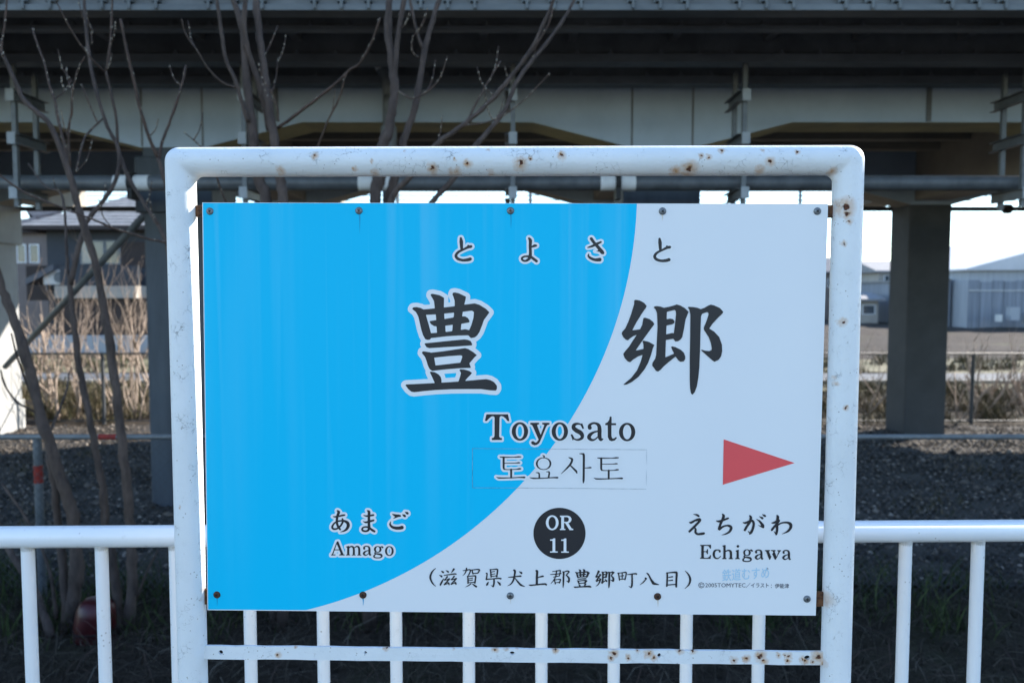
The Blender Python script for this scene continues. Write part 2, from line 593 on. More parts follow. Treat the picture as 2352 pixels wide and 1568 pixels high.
# long slanting brace pipe at the left
mb = MB()
mb.tube([P(345, 480, 11.0), P(12, 842, 14.9)], 0.052, 12)
tag(mb.build('slanting_pipe', M['galv'], smooth=True), 'grey pipe slanting down across the view of the dark house', 'pipe')

# ------------------------------------------------------------------ far power line
pl_y = 46.0
for px, lab in ((916, 'slim utility pole behind the viaduct, beyond the tree with slanting branches'), (1218, 'slim utility pole behind the viaduct with no tree in front of it'), (1832, 'slim utility pole behind the viaduct near the rear column with the grey house')):
    x = pipe_x(px, pl_y)
    mb = MB()
    mb.tube([(x, pl_y, GZ - 0.2), (x, pl_y, P(1176, 425, pl_y).z)], [0.14, 0.10], 8)
    for py in (447, 458):
        z = P(1176, py, pl_y).z
        mb.box(x - 0.06, x + 0.06, pl_y - 0.5, pl_y + 0.1, z - 0.14, z - 0.08)
    tag(mb.build('utility_pole', M['steel_flange2']), lab, 'pole', 'utility poles beyond the viaduct')
for py, lab in ((447, 'upper thin overhead wire crossing the sky beyond the viaduct'), (458, 'lower thin overhead wire crossing the sky beyond the viaduct')):
    z = P(1176, py, pl_y).z
    mb = MB()
    pts = []
    for i in range(41):
        x = -40 + i * 2.2
        u = (x - pipe_x(916, pl_y)) / (pipe_x(1218, pl_y) - pipe_x(916, pl_y)); u -= math.floor(u)
        pts.append((x, pl_y, z - 0.25 * 4 * u * (1 - u) * 0.4))
    mb.tube(pts, 0.03, 5)
    tag(mb.build('overhead_wire', M['black']), lab, 'wire', 'overhead wires beyond the viaduct')

# ------------------------------------------------------------------ buildings
M['charcoal'] = mk('charcoal_siding', (0.05, 0.055, 0.065), (0.04, 0.045, 0.052), 3, 0.7, stretch=(1, 1, 6))
M['brownwall'] = mk('dark_brown_cladding', (0.05, 0.036, 0.032), (0.038, 0.028, 0.026), 2, 0.7)
M['rooftile'] = mk('grey_roof_tile', (0.30, 0.29, 0.285), (0.20, 0.195, 0.19), 3, 0.7)
M['rooftile_dark'] = mk('dark_roof_tile', (0.12, 0.12, 0.13), (0.08, 0.08, 0.09), 3, 0.6)
M['beige'] = mk('pinkish_beige_wall', (0.20, 0.165, 0.15), (0.17, 0.14, 0.13), 2, 0.85)
M['cream'] = mk('cream_wall', (0.40, 0.36, 0.31), (0.34, 0.31, 0.27), 1.5, 0.85)
M['whitewall'] = mk('white_wall', (0.72, 0.71, 0.69), (0.64, 0.63, 0.61), 1.5, 0.8)
M['frame_white'] = mk('white_window_frame', (0.8, 0.8, 0.8), (0.75, 0.75, 0.75), 4, 0.5)
M['glass'] = mk('dark_window_glass', (0.05, 0.06, 0.07), (0.09, 0.10, 0.11), 1, 0.08, spec=0.6)
M['glass_pale'] = mk('curtained_glass', (0.20, 0.21, 0.22), (0.15, 0.16, 0.17), 1, 0.15, spec=0.6)
M['warewall'] = mk('grey_corrugated_wall', (0.40, 0.415, 0.43), (0.33, 0.345, 0.365), 1.4, 0.7, stretch=(3, 3, .2))
M['warenet'] = mk('blue_grey_sheeting', (0.26, 0.28, 0.315), (0.17, 0.185, 0.21), 1.2, 0.6, stretch=(3.5, 3.5, .15))
M['wareroof'] = mk('pale_sheet_roof', (0.62, 0.60, 0.60), (0.54, 0.53, 0.53), 0.6, 0.5)
M['acwhite'] = mk('off_white_appliance', (0.62, 0.61, 0.58), (0.56, 0.55, 0.52), 4, 0.5)


def wbox(mb, px0, py0, px1, py1, Y, d0=0.0, d1=0.3):
    a = P(px0, py1, Y); b = P(px1, py0, Y)
    mb.box(a.x, b.x, Y + d0, Y + d1, a.z, b.z)
    return mb


def window(parent, px0, py0, px1, py1, Y, glass, bars=1, frame=None):
    f = MB()
    a = P(px0, py1, Y); b = P(px1, py0, Y); w = 0.06
    f.box(a.x, a.x + w, Y - 0.06, Y + 0.05, a.z, b.z)
    f.box(b.x - w, b.x, Y - 0.06, Y + 0.05, a.z, b.z)
    f.box(a.x + w, b.x - w, Y - 0.06, Y + 0.05, a.z, a.z + w)
    f.box(a.x + w, b.x - w, Y - 0.06, Y + 0.05, b.z - w, b.z)
    for k in range(bars):
        xm = a.x + (b.x - a.x) * (k + 1) / (bars + 1)
        f.box(xm - 0.03, xm + 0.03, Y - 0.05, Y + 0.05, a.z + w, b.z - w)
    o = f.build('window', frame or M['frame_white'], parent)
    xs = [a.x + w] + [a.x + (b.x - a.x) * (k + 1) / (bars + 1) for k in range(bars)] + [b.x - w]
    for k in range(len(xs) - 1):
        g = MB(); g.box(xs[k] + 0.004, xs[k + 1] - 0.004, Y - 0.03, Y - 0.01, a.z + w + .004, b.z - w - .004)
        g.build('pane', glass if not isinstance(glass, list) else glass[k % len(glass)], o)
    return o


def hip_roof(name, x0, x1, y0, y1, z, h, over, mat, parent, ridge='x'):
    mb = MB(); x0 -= over; x1 += over; y0 -= over; y1 += over
    r = (y1 - y0) / 2
    A, B, C, D = (x0, y0, z), (x1, y0, z), (x1, y1, z), (x0, y1, z)
    E = (x0 + r, (y0 + y1) / 2, z + h); Fp = (x1 - r, (y0 + y1) / 2, z + h)
    mb.quad(A, B, Fp, E); mb.quad(C, D, E, Fp); mb.quad(B, C, Fp); mb.quad(D, A, E); mb.quad(D, C, B, A)
    o = mb.build(name, mat, parent)
    fb = MB()
    fb.box(x0, x1, y0 - 0.05, y0 - 0.004, z - 0.16, z + 0.04)
    fb.box(x0 - 0.05, x0 - 0.004, y0, y1, z - 0.16, z + 0.04)
    fb.build('fascia', M['brownwall'], o)
    # tile courses on the face towards us
    n = 13
    for k in range(n):
        u0 = k / n; u1 = (k + 1) / n - 0.012
        q = MB()
        xa0 = x0 + r * u0; xb0 = x1 - r * u0; xa1 = x0 + r * u1; xb1 = x1 - r * u1
        ya = y0 + r * u0; yb = y0 + r * u1
        za = z + h * u0 + 0.05; zb = z + h * u1 + 0.02
        q.quad((xa0, ya, za), (xb0, ya, za), (xb1, yb, zb), (xa1, yb, zb))
        q.quad((xa0, ya, za - 0.05), (xb0, ya, za - 0.05), (xb0, ya, za), (xa0, ya, za))
        q.build('tile_course', mat, o)
    return o


# dark two-storey house
HY = 40.0
hx0 = P(112, 700, HY).x; hx1 = P(420, 700, HY).x
ez = P(200, 523, HY).z
house = empty('dark_house', (hx0, HY, GZ))
tag(house, 'dark charcoal two-storey house with grey tiled roof and curtained windows', 'house')
mb = MB(); mb.box(hx0, hx1, HY, HY + 8, GZ - .2, ez)
mb.build('wall', M['charcoal'], house)
hip_roof('roof', hx0, hx1, HY, HY + 8, ez, 2.5, 0.95, M['rooftile'], house)
mb = MB(); wbox(mb, 278, 556, 345, 615, HY, -0.05, 0.0); mb.build('brown_panel', M['brownwall'], house)
window(house, 186, 552, 240, 607, HY, [M['glass_pale'], M['glass']], 1, M['steel_flange2'])
window(house, 243, 552, 277, 607, HY, M['glass'], 0, M['steel_flange2'])
# lower storey: balcony, pent roof band, ground floor
mb = MB(); wbox(mb, 172, 612, 345, 655, HY, -1.3, -1.2); mb.build('balcony_front', M['charcoal'], house)
mb = MB(); wbox(mb, 165, 657, 345, 684, HY, -1.5, 0.0); mb.build('lower_eave', M['cream'], house)
mb = MB(); wbox(mb, 165, 686, 400, 800, HY, -1.2, 0.0); mb.build('lower_wall', M['brownwall'], house)
mb = MB(); wbox(mb, 120, 620, 158, 654, HY, -0.75, -0.35)
ac = mb.build('air_conditioner', M['acwhite'], house, bevel=0.02)
cpt = P(136, 637, HY - 0.76)
mb = MB(); mb.lathe([(0.27, 0), (0.27, 0.02), (0.2, 0.021)], cpt, (0, -1, 0), 20); mb.build('fan_grille', M['galv'], ac)
for k in (0, 1):
    mb = MB(); wbox(mb, 124 + k * 26, 654, 127 + k * 26, 668, HY, -0.7, 0.0); mb.build('bracket', M['steel_dark'], ac)
mb = MB(); wbox(mb, 62, 610, 118, 690, HY + 1, 0.0, 3.0)
mb.build('lean_to', M['brownwall'], house)
mb = MB()
a = P(58, 640, HY - 1); b = P(122, 606, HY - 1)
mb.prism([(a.x, HY - 1, a.z), (b.x, HY - 1, b.z), (b.x, HY - 1, b.z - 0.3), (a.x, HY - 1, a.z - 0.3)], (0, 4, 0))
mb.build('lean_to_roof', M['rooftile_dark'], house)
# beige house further back
BYh = 52.0
bx0 = P(-40, 700, BYh).x; bx1 = P(117, 700, BYh).x
bh = empty('beige_house', (bx0, BYh, GZ))
tag(bh, 'pinkish beige house with white framed windows beside the dark house', 'house')
mb = MB(); mb.box(bx0, bx1, BYh, BYh + 7, GZ - .2, P(60, 532, BYh).z); mb.build('wall', M['beige'], bh)
hip_roof('roof', bx0, bx1, BYh, BYh + 7, P(60, 530, BYh).z, 1.6, 0.4, M['rooftile_dark'], bh)
mb = MB(); wbox(mb, 112, 532, 118, 620, BYh, -0.12, 0.0); mb.build('corner_trim', M['frame_white'], bh)
window(bh, 69, 561, 90, 604, BYh, M['glass'], 0)
window(bh, 40, 561, 60, 604, BYh, M['glass'], 0)
# block wall along the back road
mb = MB(); mb.box(P(66, 780, 37.5).x, P(420, 780, 37.5).x, 37.4, 37.6, GZ - .1, P(200, 770, 37.5).z)
tag(mb.build('garden_wall', M['warewall']), 'low grey block wall in front of the dark house', 'wall')

# right side buildings
wy = 64.0
wx0 = P(2222, 700, wy).x; wx1 = wx0 + 34
wz = P(2222, 617, wy).z
wh = empty('warehouse', (wx0, wy, GZ))
tag(wh, 'large grey warehouse with pale low gable roof beyond the field', 'warehouse')
mb = MB(); mb.box(wx0, wx1, wy, wy + 24, GZ - .2, wz); mb.build('wall', M['warewall'], wh)
mb = MB(); zr = wz + 3.2
pts = [(wx0 - 0.4, wy - 0.4, wz), (wx0 + 11.5, wy - 0.4, zr), (wx0 + 24, wy - 0.4, wz + 0.2), (wx0 + 24, wy - 0.4, wz + 0.02), (wx0 - 0.4, wy - 0.4, wz - 0.15)]
mb.prism(pts, (0, 24.8, 0)); mb.build('roof', M['wareroof'], wh)
n = 24
for k in range(n):
    xa = wx0 + k * 0.95
    mb = MB(); mb.box(xa + 0.02, xa + 0.93, wy - 0.06 - 0.03 * (k % 2), wy - 0.004, GZ, P(2222, 645 + random.uniform(-3, 6), wy).z)
    mb.build('cladding_sheet', M['warenet'], wh)
mb = MB(); mb.box(wx0, wx0 + 24, wy - 0.14, wy - 0.1, P(2222, 668, wy).z, P(2222, 666, wy).z); mb.build('rail', M['acwhite'], wh)
for k, (px0, py0, px1, py1) in enumerate(((2310, 705, 2332, 735), (2285, 722, 2292, 738), (2345, 718, 2375, 745))):
    mb = MB(); wbox(mb, px0, py0, px1, py1, wy - 1.5, -0.6, 0.0)
    mb.build('stacked_sheet', M['warewall'] if k != 1 else M['acwhite'], wh)
sx0 = P(2140, 700, 66).x; sx1 = wx0 - 0.3
sh = empty('storage_shed', (sx0, 66, GZ)); tag(sh, 'blue grey storage shed with flat roof joined beside the warehouse', 'shed')
mb = MB(); mb.box(sx0, sx1, 66, 80, GZ - .2, P(2190, 645, 66).z); mb.build('wall', M['warenet'], sh)
mb = MB(); mb.box(sx0 - .2, sx1, 65.8, 80.2, P(2190, 645, 66).z, P(2190, 641, 66).z); mb.build('roof', M['rooftile'], sh)


def gable(name, label, px0, px1, py_e, Y, depth, rise, wallm, roofm, py_b=None, wins=()):
    x0 = P(px0, 700, Y).x; x1 = P(px1, 700, Y).x; z = P(px0, py_e, Y).z
    r = empty(name, (x0, Y, GZ)); tag(r, label, 'house')
    mb = MB(); mb.box(x0, x1, Y, Y + depth, GZ - .2, z); mb.build('wall', wallm, r)
    mb = MB(); o = 0.5
    mb.prism([(x0 - o, Y - o, z - .1), (x0 - o, Y + depth / 2, z + rise), (x0 - o, Y + depth + o, z - .1), (x0 - o, Y + depth + o, z - .28), (x0 - o, Y - o, z - .28)], (x1 - x0 + 2 * o, 0, 0))
    mb.build('roof', roofm, r)
    for w in wins: window(r, *w[:4], Y, w[4], w[5])
    return r


gable('cream_house', 'cream walled house beyond the field, half hidden by the rear column', 2016, 2092, 619, 76, 8, 1.0, M['cream'], M['rooftile'], wins=((2030, 632, 2044, 652, M['glass'], 0), (2026, 690, 2044, 712, M['glass'], 1)))
gable('white_house', 'white house with tan tiled roof behind the blue grey shed', 2176, 2226, 622, 78, 8, 1.1, M['whitewall'], M['cream'], wins=())
gable('grey_roofed_house', 'low house with dark grey tiled roof beyond the field', 1948, 2012, 652, 88, 10, 2.2, M['whitewall'], M['rooftile_dark'], wins=((1975, 660, 1990, 676, M['glass'], 0),))
gable('field_shed', 'low cream shed with dark opening at the edge of the field', 1972, 2017, 684, 72, 5, 0.5, M['cream'], M['rooftile'], wins=((1980, 700, 2010, 722, M['glass'], 0),))
gable('village_house', 'pale village house seen in the gap beside the sign panel', 1880, 1946, 622, 84, 9, 1.6, M['beige'], M['rooftile_dark'], wins=((1900, 640, 1915, 660, M['glass'], 1),))

# ------------------------------------------------------------------ fences behind
def pipe_fence(name, label, Y, ztop, zbot, xs, x0, x1, rr, pr, mat, spacing, wire, matw):
    r = empty(name, (0, Y, GZ)); tag(r, label, 'fence')
    mb = MB(); mb.tube([(x0, Y, ztop), (x1, Y, ztop)], rr, 10); tr = mb.build('top_rail', mat, r, smooth=True)
    mb = MB(); mb.tube([(x0, Y, zbot), (x1, Y, zbot)], rr * 0.8, 10); mb.build('bottom_rail', mat, r, smooth=True)
    posts = []
    for x in xs:
        mb = MB(); mb.tube([(x, Y + 0.02, GZ - 0.3), (x, Y + 0.02, ztop + 0.005)], pr, 12)
        posts.append(mb.build('post', mat, r, smooth=False))
    mb = MB(); H = ztop - zbot
    n = int((x1 - x0 + H) / spacing)
    for k in range(n):
        xa = x0 - H + k * spacing
        for s in (0, 1):
            p = (xa, Y - 0.03 + 0.004 * s, zbot if s == 0 else ztop); q = (xa + H, Y - 0.03 + 0.004 * s, ztop if s == 0 else zbot)
            mb.tube([p, q], wire, 4, cap=False)
    w = mb.build('wire_mesh', matw, r); w['kind'] = 'stuff'
    return r, tr, posts


cf_top = P(70, 1003, 7.0).z; cf_bot = P(70, 1397, 7.0).z
cf, cf_rail, cf_posts = pipe_fence('chain_link_fence', 'grey chain-link fence with pipe rails standing on the gravel before the columns', 7.0, cf_top, cf_bot, [pipe_x(72, 7.0) + 3.0 * k for k in range(-1, 4)], -8.0, 8.0, 0.024, 0.036, M['galv'], 0.075, 0.0018, M['wire'])
mb = MB(); x = pipe_x(72, 7.0); mb.tube([(x, 7.02, P(72, 1108, 7.02).z), (x, 7.02, P(72, 1068, 7.02).z)], 0.0375, 12); mb.build('red_band', M['red_paint'], cf_posts[1])
mb = MB(); mb.tube([(pipe_x(219, 7.0), 7.0, cf_top), (pipe_x(260, 7.0), 7.0, cf_top)], 0.0255, 10); mb.build('red_band', M['red_paint'], cf_rail)
bft = P(2240, 812, 16.7).z
pipe_fence('mesh_fence', 'dark mesh fence with thin top rail beyond the gravel, behind the columns', 16.7, bft, GZ + 0.08, [pipe_x(2240, 16.7) - 2.62 * k for k in range(-3, 10)], -17, 17, 0.018, 0.035, M['wire'], 0.3, 0.0015, M['wire'])

# ------------------------------------------------------------------ gravel stones, weeds, dry grass
def stones(name, n, x_of_y, y0, y1, s0, s1, mat, zbase):
    y = y0 + (y1 - y0) * rng.random(n) ** 0.8
    x = (rng.random(n) * 2 - 1) * x_of_y(y)
    s = s0 + (s1 - s0) * rng.random(n) ** 2
    base = np.array([(1, 0, 0), (0, 1, 0), (-1, 0, 0), (0, -1, 0), (0, 0, 1), (0, 0, -1)], float)
    fc = np.array([(0, 1, 4), (1, 2, 4), (2, 3, 4), (3, 0, 4), (1, 0, 5), (2, 1, 5), (3, 2, 5), (0, 3, 5)])
    v = base[None] * (0.55 + 0.9 * rng.random((n, 6, 1)))
    v += (rng.random((n, 6, 3)) - .5) * 0.5
    a = rng.random(n) * 6.283; ca, sa = np.cos(a), np.sin(a)
    vx = v[..., 0] * ca[:, None] - v[..., 1] * sa[:, None]; vy = v[..., 0] * sa[:, None] + v[..., 1] * ca[:, None]
    V = np.stack([vx * s[:, None] + x[:, None], vy * s[:, None] + y[:, None], v[..., 2] * s[:, None] * 0.7 + zbase + 0.3 * s[:, None]], -1)
    Fc = fc[None] + 6 * np.arange(n)[:, None, None]
    return np_mesh(name, V.reshape(-1, 3), Fc.reshape(-1, 3), mat, 'stuff')


M['stone'] = mk_island('gravel_stones', [(0.0, (0.02, 0.019, 0.018)), (0.45, (0.07, 0.06, 0.051)), (0.85, (0.19, 0.162, 0.138)), (1.0, (0.42, 0.37, 0.32))])
tag(stones('gravel', 46000, lambda y: 0.72 * y + 0.6, 7.4, 16.5, 0.012, 0.032, M['stone'], GZ + 0.02), 'loose grey and beige gravel stones under the viaduct', 'gravel')


def blades(name, n, xy, h0, h1, w, lean, mat, label, cat, flat=0.0, seg=3):
    x, y = xy(n)
    a = rng.random(n) * 6.283
    h = h0 + (h1 - h0) * rng.random(n) ** 1.5
    L = lean * (0.4 + rng.random(n))
    curl = (rng.random(n) - .5) * 1.2
    ts = np.linspace(0, 1, seg + 1)
    V = np.zeros((n, (seg + 1) * 2, 3))
    wa = a + 1.57 + (rng.random(n) - .5)
    for i, tt in enumerate(ts):
        an = a + curl * tt
        px = x + np.cos(an) * L * h * tt ** 1.6; py = y + np.sin(an) * L * h * tt ** 1.6
        up = np.where(rng.random(n) < -1, 0, 1)
        pz = GZ + 0.02 + h * (tt * (1 - flat) + flat * 0.25 * np.sin(tt * 3.14)) * up
        ww = w * (1 - 0.85 * tt) * (0.6 + 0.8 * rng.random(n))
        V[:, 2 * i] = np.stack([px - np.cos(wa) * ww, py - np.sin(wa) * ww, pz], -1)
        V[:, 2 * i + 1] = np.stack([px + np.cos(wa) * ww, py + np.sin(wa) * ww, pz + ww * 0.3], -1)
    fc = np.array([(2 * i, 2 * i + 1, 2 * i + 3, 2 * i + 2) for i in range(seg)])
    Fc = fc[None] + (seg + 1) * 2 * np.arange(n)[:, None, None]
    return tag(np_mesh(name, V.reshape(-1, 3), Fc.reshape(-1, 4), mat, 'stuff'), label, cat)


def region(y0, y1, k=0.70, extra=0.5, clump=0):
    def f(n):
        y = y0 + (y1 - y0) * rng.random(n)
        x = (rng.random(n) * 2 - 1) * (k * y + extra)
        if clump:
            cx = (rng.random(clump) * 2 - 1) * (k * y1 + extra); cy = y0 + (y1 - y0) * rng.random(clump)
            i = rng.integers(0, clump, n)
            x = cx[i] + rng.normal(0, 0.16, n); y = cy[i] + rng.normal(0, 0.16, n)
        return x, y
    return f


M['dry'] = mk_island('dry_grass_blades', [(0, (0.02, 0.016, 0.012)), (0.6, (0.05, 0.04, 0.03)), (0.92, (0.09, 0.075, 0.058)), (1, (0.17, 0.15, 0.12))])
M['green'] = mk_island('dark_green_weeds', [(0, (0.025, 0.035, 0.015)), (0.6, (0.045, 0.065, 0.022)), (1, (0.09, 0.11, 0.04))])
M['weed'] = mk_island('mixed_dry_weeds', [(0, (0.03, 0.035, 0.014)), (0.4, (0.075, 0.066, 0.032)), (0.8, (0.16, 0.125, 0.08)), (1, (0.34, 0.28, 0.21))])
blades('dry_grass', 9000, region(4.6, 7.2), 0.10, 0.42, 0.004, 1.6, M['dry'], 'tangle of dry brown grass below the platform fence', 'dry grass', flat=0.8)
blades('fallen_twigs', 220, region(4.7, 6.9), 0.2, 0.7, 0.004, 1.3, M['twig'], 'pale fallen twigs lying in the dry grass', 'twigs', flat=0.9, seg=5)
blades('low_weeds', 5000, region(6.2, 7.6, clump=90), 0.06, 0.30, 0.008, 0.7, M['green'], 'dark green weeds along the foot of the chain-link fence', 'weeds')
blades('gravel_weeds', 1600, region(7.8, 14.5, clump=46), 0.04, 0.20, 0.008, 0.9, M['weed'], 'small weeds sprouting between the gravel stones', 'weeds')
tag(stones('large_gravel', 700, lambda y: 0.72 * y + 0.6, 7.4, 16.4, 0.035, 0.075, M['stone'], GZ + 0.02), 'scattered larger stones among the gravel', 'stones')
blades('dry_weeds', 26000, region(16.6, 22.0, clump=420), 0.06, 0.45, 0.012, 0.8, M['weed'], 'dry straw and green weeds behind the rear mesh fence', 'weeds')
blades('verge_grass', 9000, region(22.0, 24.0, clump=150), 0.08, 0.30, 0.015, 0.7, M['weed'], 'dry yellowish grass on the verge of the road', 'grass')
blades('field_edge_grass', 6000, region(27.5, 33.0, clump=160), 0.10, 0.45, 0.025, 0.7, M['weed'], 'yellow green grass between road and ploughed field', 'grass')

# ------------------------------------------------------------------ trees
def br(mb, pts, w0, w1, Y0, Y1, sides=7, sm=4, buds=None):
    n = len(pts)
    pp = []; rr = []
    for i, (x, y) in enumerate(pts):
        u = i / (n - 1)
        Y = Y0 + (Y1 - Y0) * u
        pp.append(P(x, y, Y)); rr.append((w0 + (w1 - w0) * u) * 0.44 * Y / F)
    q, r = catmull([Vector(p) for p in pp], rr, sm)
    # slight knobbly irregularity
    r = [a * (1 + random.uniform(-.10, .17)) for a in r]
    q = [p + Vector((random.uniform(-1, 1), random.uniform(-1, 1), random.uniform(-1, 1))) * a * 0.18 for p, a in zip(q, r)]
    mb.tube(q, r, sides)
    if buds is not None:
        for i in range(len(q) - 1):
            if random.random() < 0.55:
                u = random.random()
                c = q[i].lerp(q[i + 1], u)
                a = random.uniform(0, 6.28)
                c = c + Vector((math.cos(a), -0.3, 0.3)) * r[i] * 0.9
                buds.ball(c, max(r[i] * 0.45, 0.0055), 6, 4, sz=1.4)


def tree(name, label, base, trunks, branches, twigs):
    b = P(*base)
    b.z = GZ
    root = empty(name, b)
    tag(root, label, 'tree', 'bare trees behind the sign')
    for t_ in trunks:
        mb = MB(); br(mb, *t_, sides=10); mb.build('trunk', M['bark'], root, smooth=True)
    extra = []
    for t_ in branches + twigs:
        pts_ = t_[0]
        for q in range(random.randint(0, 2)):
            i = random.randint(1, len(pts_) - 1)
            x, y = pts_[i]
            if y > 600 or y < -5: continue
            L = random.uniform(25, 80); sd = random.choice((-1, 1)) * random.uniform(.25, .8)
            Yd = t_[3] + (t_[4] - t_[3]) * i / (len(pts_) - 1)
            extra.append(([(x, y), (x + sd * L * .5, y - L * .4), (x + sd * L * .75, y - L)], 3.2, 1.8, Yd, Yd + random.uniform(-.15, .15)))
    twigs = twigs + extra
    for t_ in branches:
        mb = MB(); br(mb, *t_, sides=8); mb.build('branch', M['bark'], root, smooth=True)
    bud = MB()
    for t_ in twigs:
        mb = MB(); br(mb, *t_, sides=6, buds=bud); mb.build('twig', M['twig'], root, smooth=True)
    if bud.v:
        o = bud.build('buds', M['bud'], root, smooth=True); o['kind'] = 'stuff'
    return root


D = 6.35
gy = 784 + F * math.tan(math.atan((CAM_Z - GZ) / D) - PITCH) + 4   # image row of the ground at D
tree('bare_tree', 'bare tree with thick grey leaning trunk at the end of the fence', (157, gy, D),
     [([(157, gy), (172, 1350), (176, 1300), (170, 1210), (158, 1157), (140, 1100), (117, 1023), (95, 965), (73, 870), (48, 778), (22, 708), (0, 650), (-30, 560)], 36, 20, D, D - .3),
      ([(152, gy), (148, 1330), (140, 1260), (132, 1190), (126, 1120), (112, 1040)], 24, 18, D, D - .05),
      ([(117, gy + 8), (87, 1373), (48, 1305), (10, 1240), (-25, 1150)], 22, 13, D - .2, D + .2)],
     [([(130, 1420), (118, 1330), (97, 1260), (60, 1190), (5, 1110)], 10, 6, D, D + .3),
      ([(95, 965), (60, 877), (37, 811), (26, 765)], 7, 4, D - .1, D - .3),
      ([(100, 985), (79, 946), (40, 924), (11, 884), (2, 850)], 6, 4, D - .1, D - .4),
      ([(112, 1000), (139, 935), (154, 891), (160, 850)], 7, 4, D - .1, D + .3)],
     [])
tree('bare_tree', 'slender multi-stemmed bare tree whose twigs carry pale buds, beside the red pail', (285, gy, D),
     [([(277, gy), (264, 1335), (257, 1263), (242, 1203), (238, 1135), (223, 1052), (205, 954), (183, 844), (168, 738), (160, 650)], 24, 13, D, D),
      ([(292, gy + 3), (303, 1354), (303, 1278), (298, 1203), (293, 1135), (284, 1052), (267, 899), (253, 796), (234, 686), (216, 595), (194, 525), (178, 472), (161, 403), (137, 335), (113, 284), (79, 253), (51, 226), (34, 185), (7, 126), (-4, 90)], 28, 8, D, D - .5)],
     [([(160, 655), (180, 570), (200, 510), (232, 468), (260, 427), (273, 386), (270, 335), (246, 290), (222, 212), (205, 130), (195, 34), (193, -20)], 13, 7, D, D + .3),
      ([(160, 655), (155, 610), (152, 551), (148, 479), (137, 441), (103, 427), (65, 376)], 9, 3, D, D + .4),
      ([(270, 338), (267, 273), (253, 205), (243, 164)], 8, 6, D + .2, D + .1),
      ([(313, 1376), (336, 1316), (362, 1263)], 7, 4, D, D - .2)],
     [([(161, 403), (150, 342), (137, 287), (126, 232), (113, 195), (103, 147), (85, 99), (75, 65)], 8, 4, D - .2, D),
      ([(126, 228), (150, 208), (164, 185)], 4, 3, D - .1, D),
      ([(161, 385), (157, 308), (164, 260), (167, 212), (178, 164), (195, 130)], 7, 3, D - .2, D - .4),
      ([(243, 166), (253, 103), (259, -15)], 6, 5, D + .1, D + .1),
      ([(243, 167), (212, 137), (171, 82), (130, 7)], 5, 3, D + .1, D - .2),
      ([(236, 273), (198, 311), (185, 349), (174, 396)], 5, 5, D + .25, D - .2),
      ([(225, 285), (205, 239), (188, 195)], 4, 3, D + .25, D + .3),
      ([(157, 318), (146, 285), (140, 252)], 4, 2, D - .25, D - .3),
      ([(212, 100), (210, 80), (214, 72)], 4, 2, D + .3, D + .3),
      ([(-20, 390), (0, 403), (55, 441), (137, 475), (212, 503), (256, 522), (300, 536), (344, 549), (385, 557)], 5, 7, D - .5, D - .3),
      ([(8, 128), (3, 109), (10, 62), (17, -10)], 5, 4, D - .5, D - .5)])
tree('bare_tree', 'bare tree with two long budded shoots rising beside the frame corner', (432, gy, D + .1),
     [([(432, gy), (428, 1100), (420, 820), (400, 640), (385, 565)], 24, 12, D + .1, D)],
     [([(385, 565), (366, 520), (335, 472), (300, 417), (280, 370), (271, 340)], 11, 9, D, D + .2),
      ([(424, 900), (410, 640), (398, 500), (379, 417), (362, 362)], 16, 9, D + .05, D)],
     [([(362, 362), (342, 314), (321, 246), (304, 171), (290, 109), (277, 44)], 9, 6, D, D - .2),
      ([(364, 369), (372, 328), (393, 273), (417, 198), (427, 150)], 8, 6, D, D + .2),
      ([(469, 345), (445, 322), (423, 304)], 4, 2, D + .1, D),
      ([(520, 466), (505, 430), (497, 405), (470, 345)], 5, 4, D + .2, D + .1)])
tree('bare_tree', 'bare tree of several thick upright stems standing close together', (632, gy, D + .1),
     [([(632, gy), (634, 1100), (628, 700), (612, 470), (597, 420), (583, 340), (577, 273), (567, 191), (562, 110), (555, 60), (533, -10)], 34, 14, D + .1, D),
      ([(646, gy), (656, 1100), (658, 700), (650, 470), (644, 420), (632, 335), (622, 273), (612, 205), (605, 143), (594, 68), (587, -10)], 30, 16, D, D + .1)],
     [([(619, 300), (608, 246), (594, 191), (574, 130), (561, 68), (564, -10)], 15, 13, D + .15, D - .1),
      ([(570, 280), (557, 239), (543, 191), (519, 137), (509, 75), (497, -10)], 12, 9, D, D - .2),
      ([(543, 202), (509, 188), (478, 157), (455, 120), (427, 79), (417, 44)], 6, 3, D, D - .3)],
     [([(638, 295), (684, 260), (752, 208), (804, 161), (825, 147), (853, 99), (873, 41)], 8, 5, D + .1, D - .4),
      ([(796, 166), (779, 226), (752, 280), (725, 350)], 5, 5, D - .3, D),
      ([(605, 130), (618, 108), (638, 60)], 4, 3, D + .1, D + .2),
      ([(622, 215), (632, 190), (638, 140)], 4, 2, D, D + .2),
      ([(640, 280), (636, 240), (620, 205)], 5, 4, D, D - .1)])
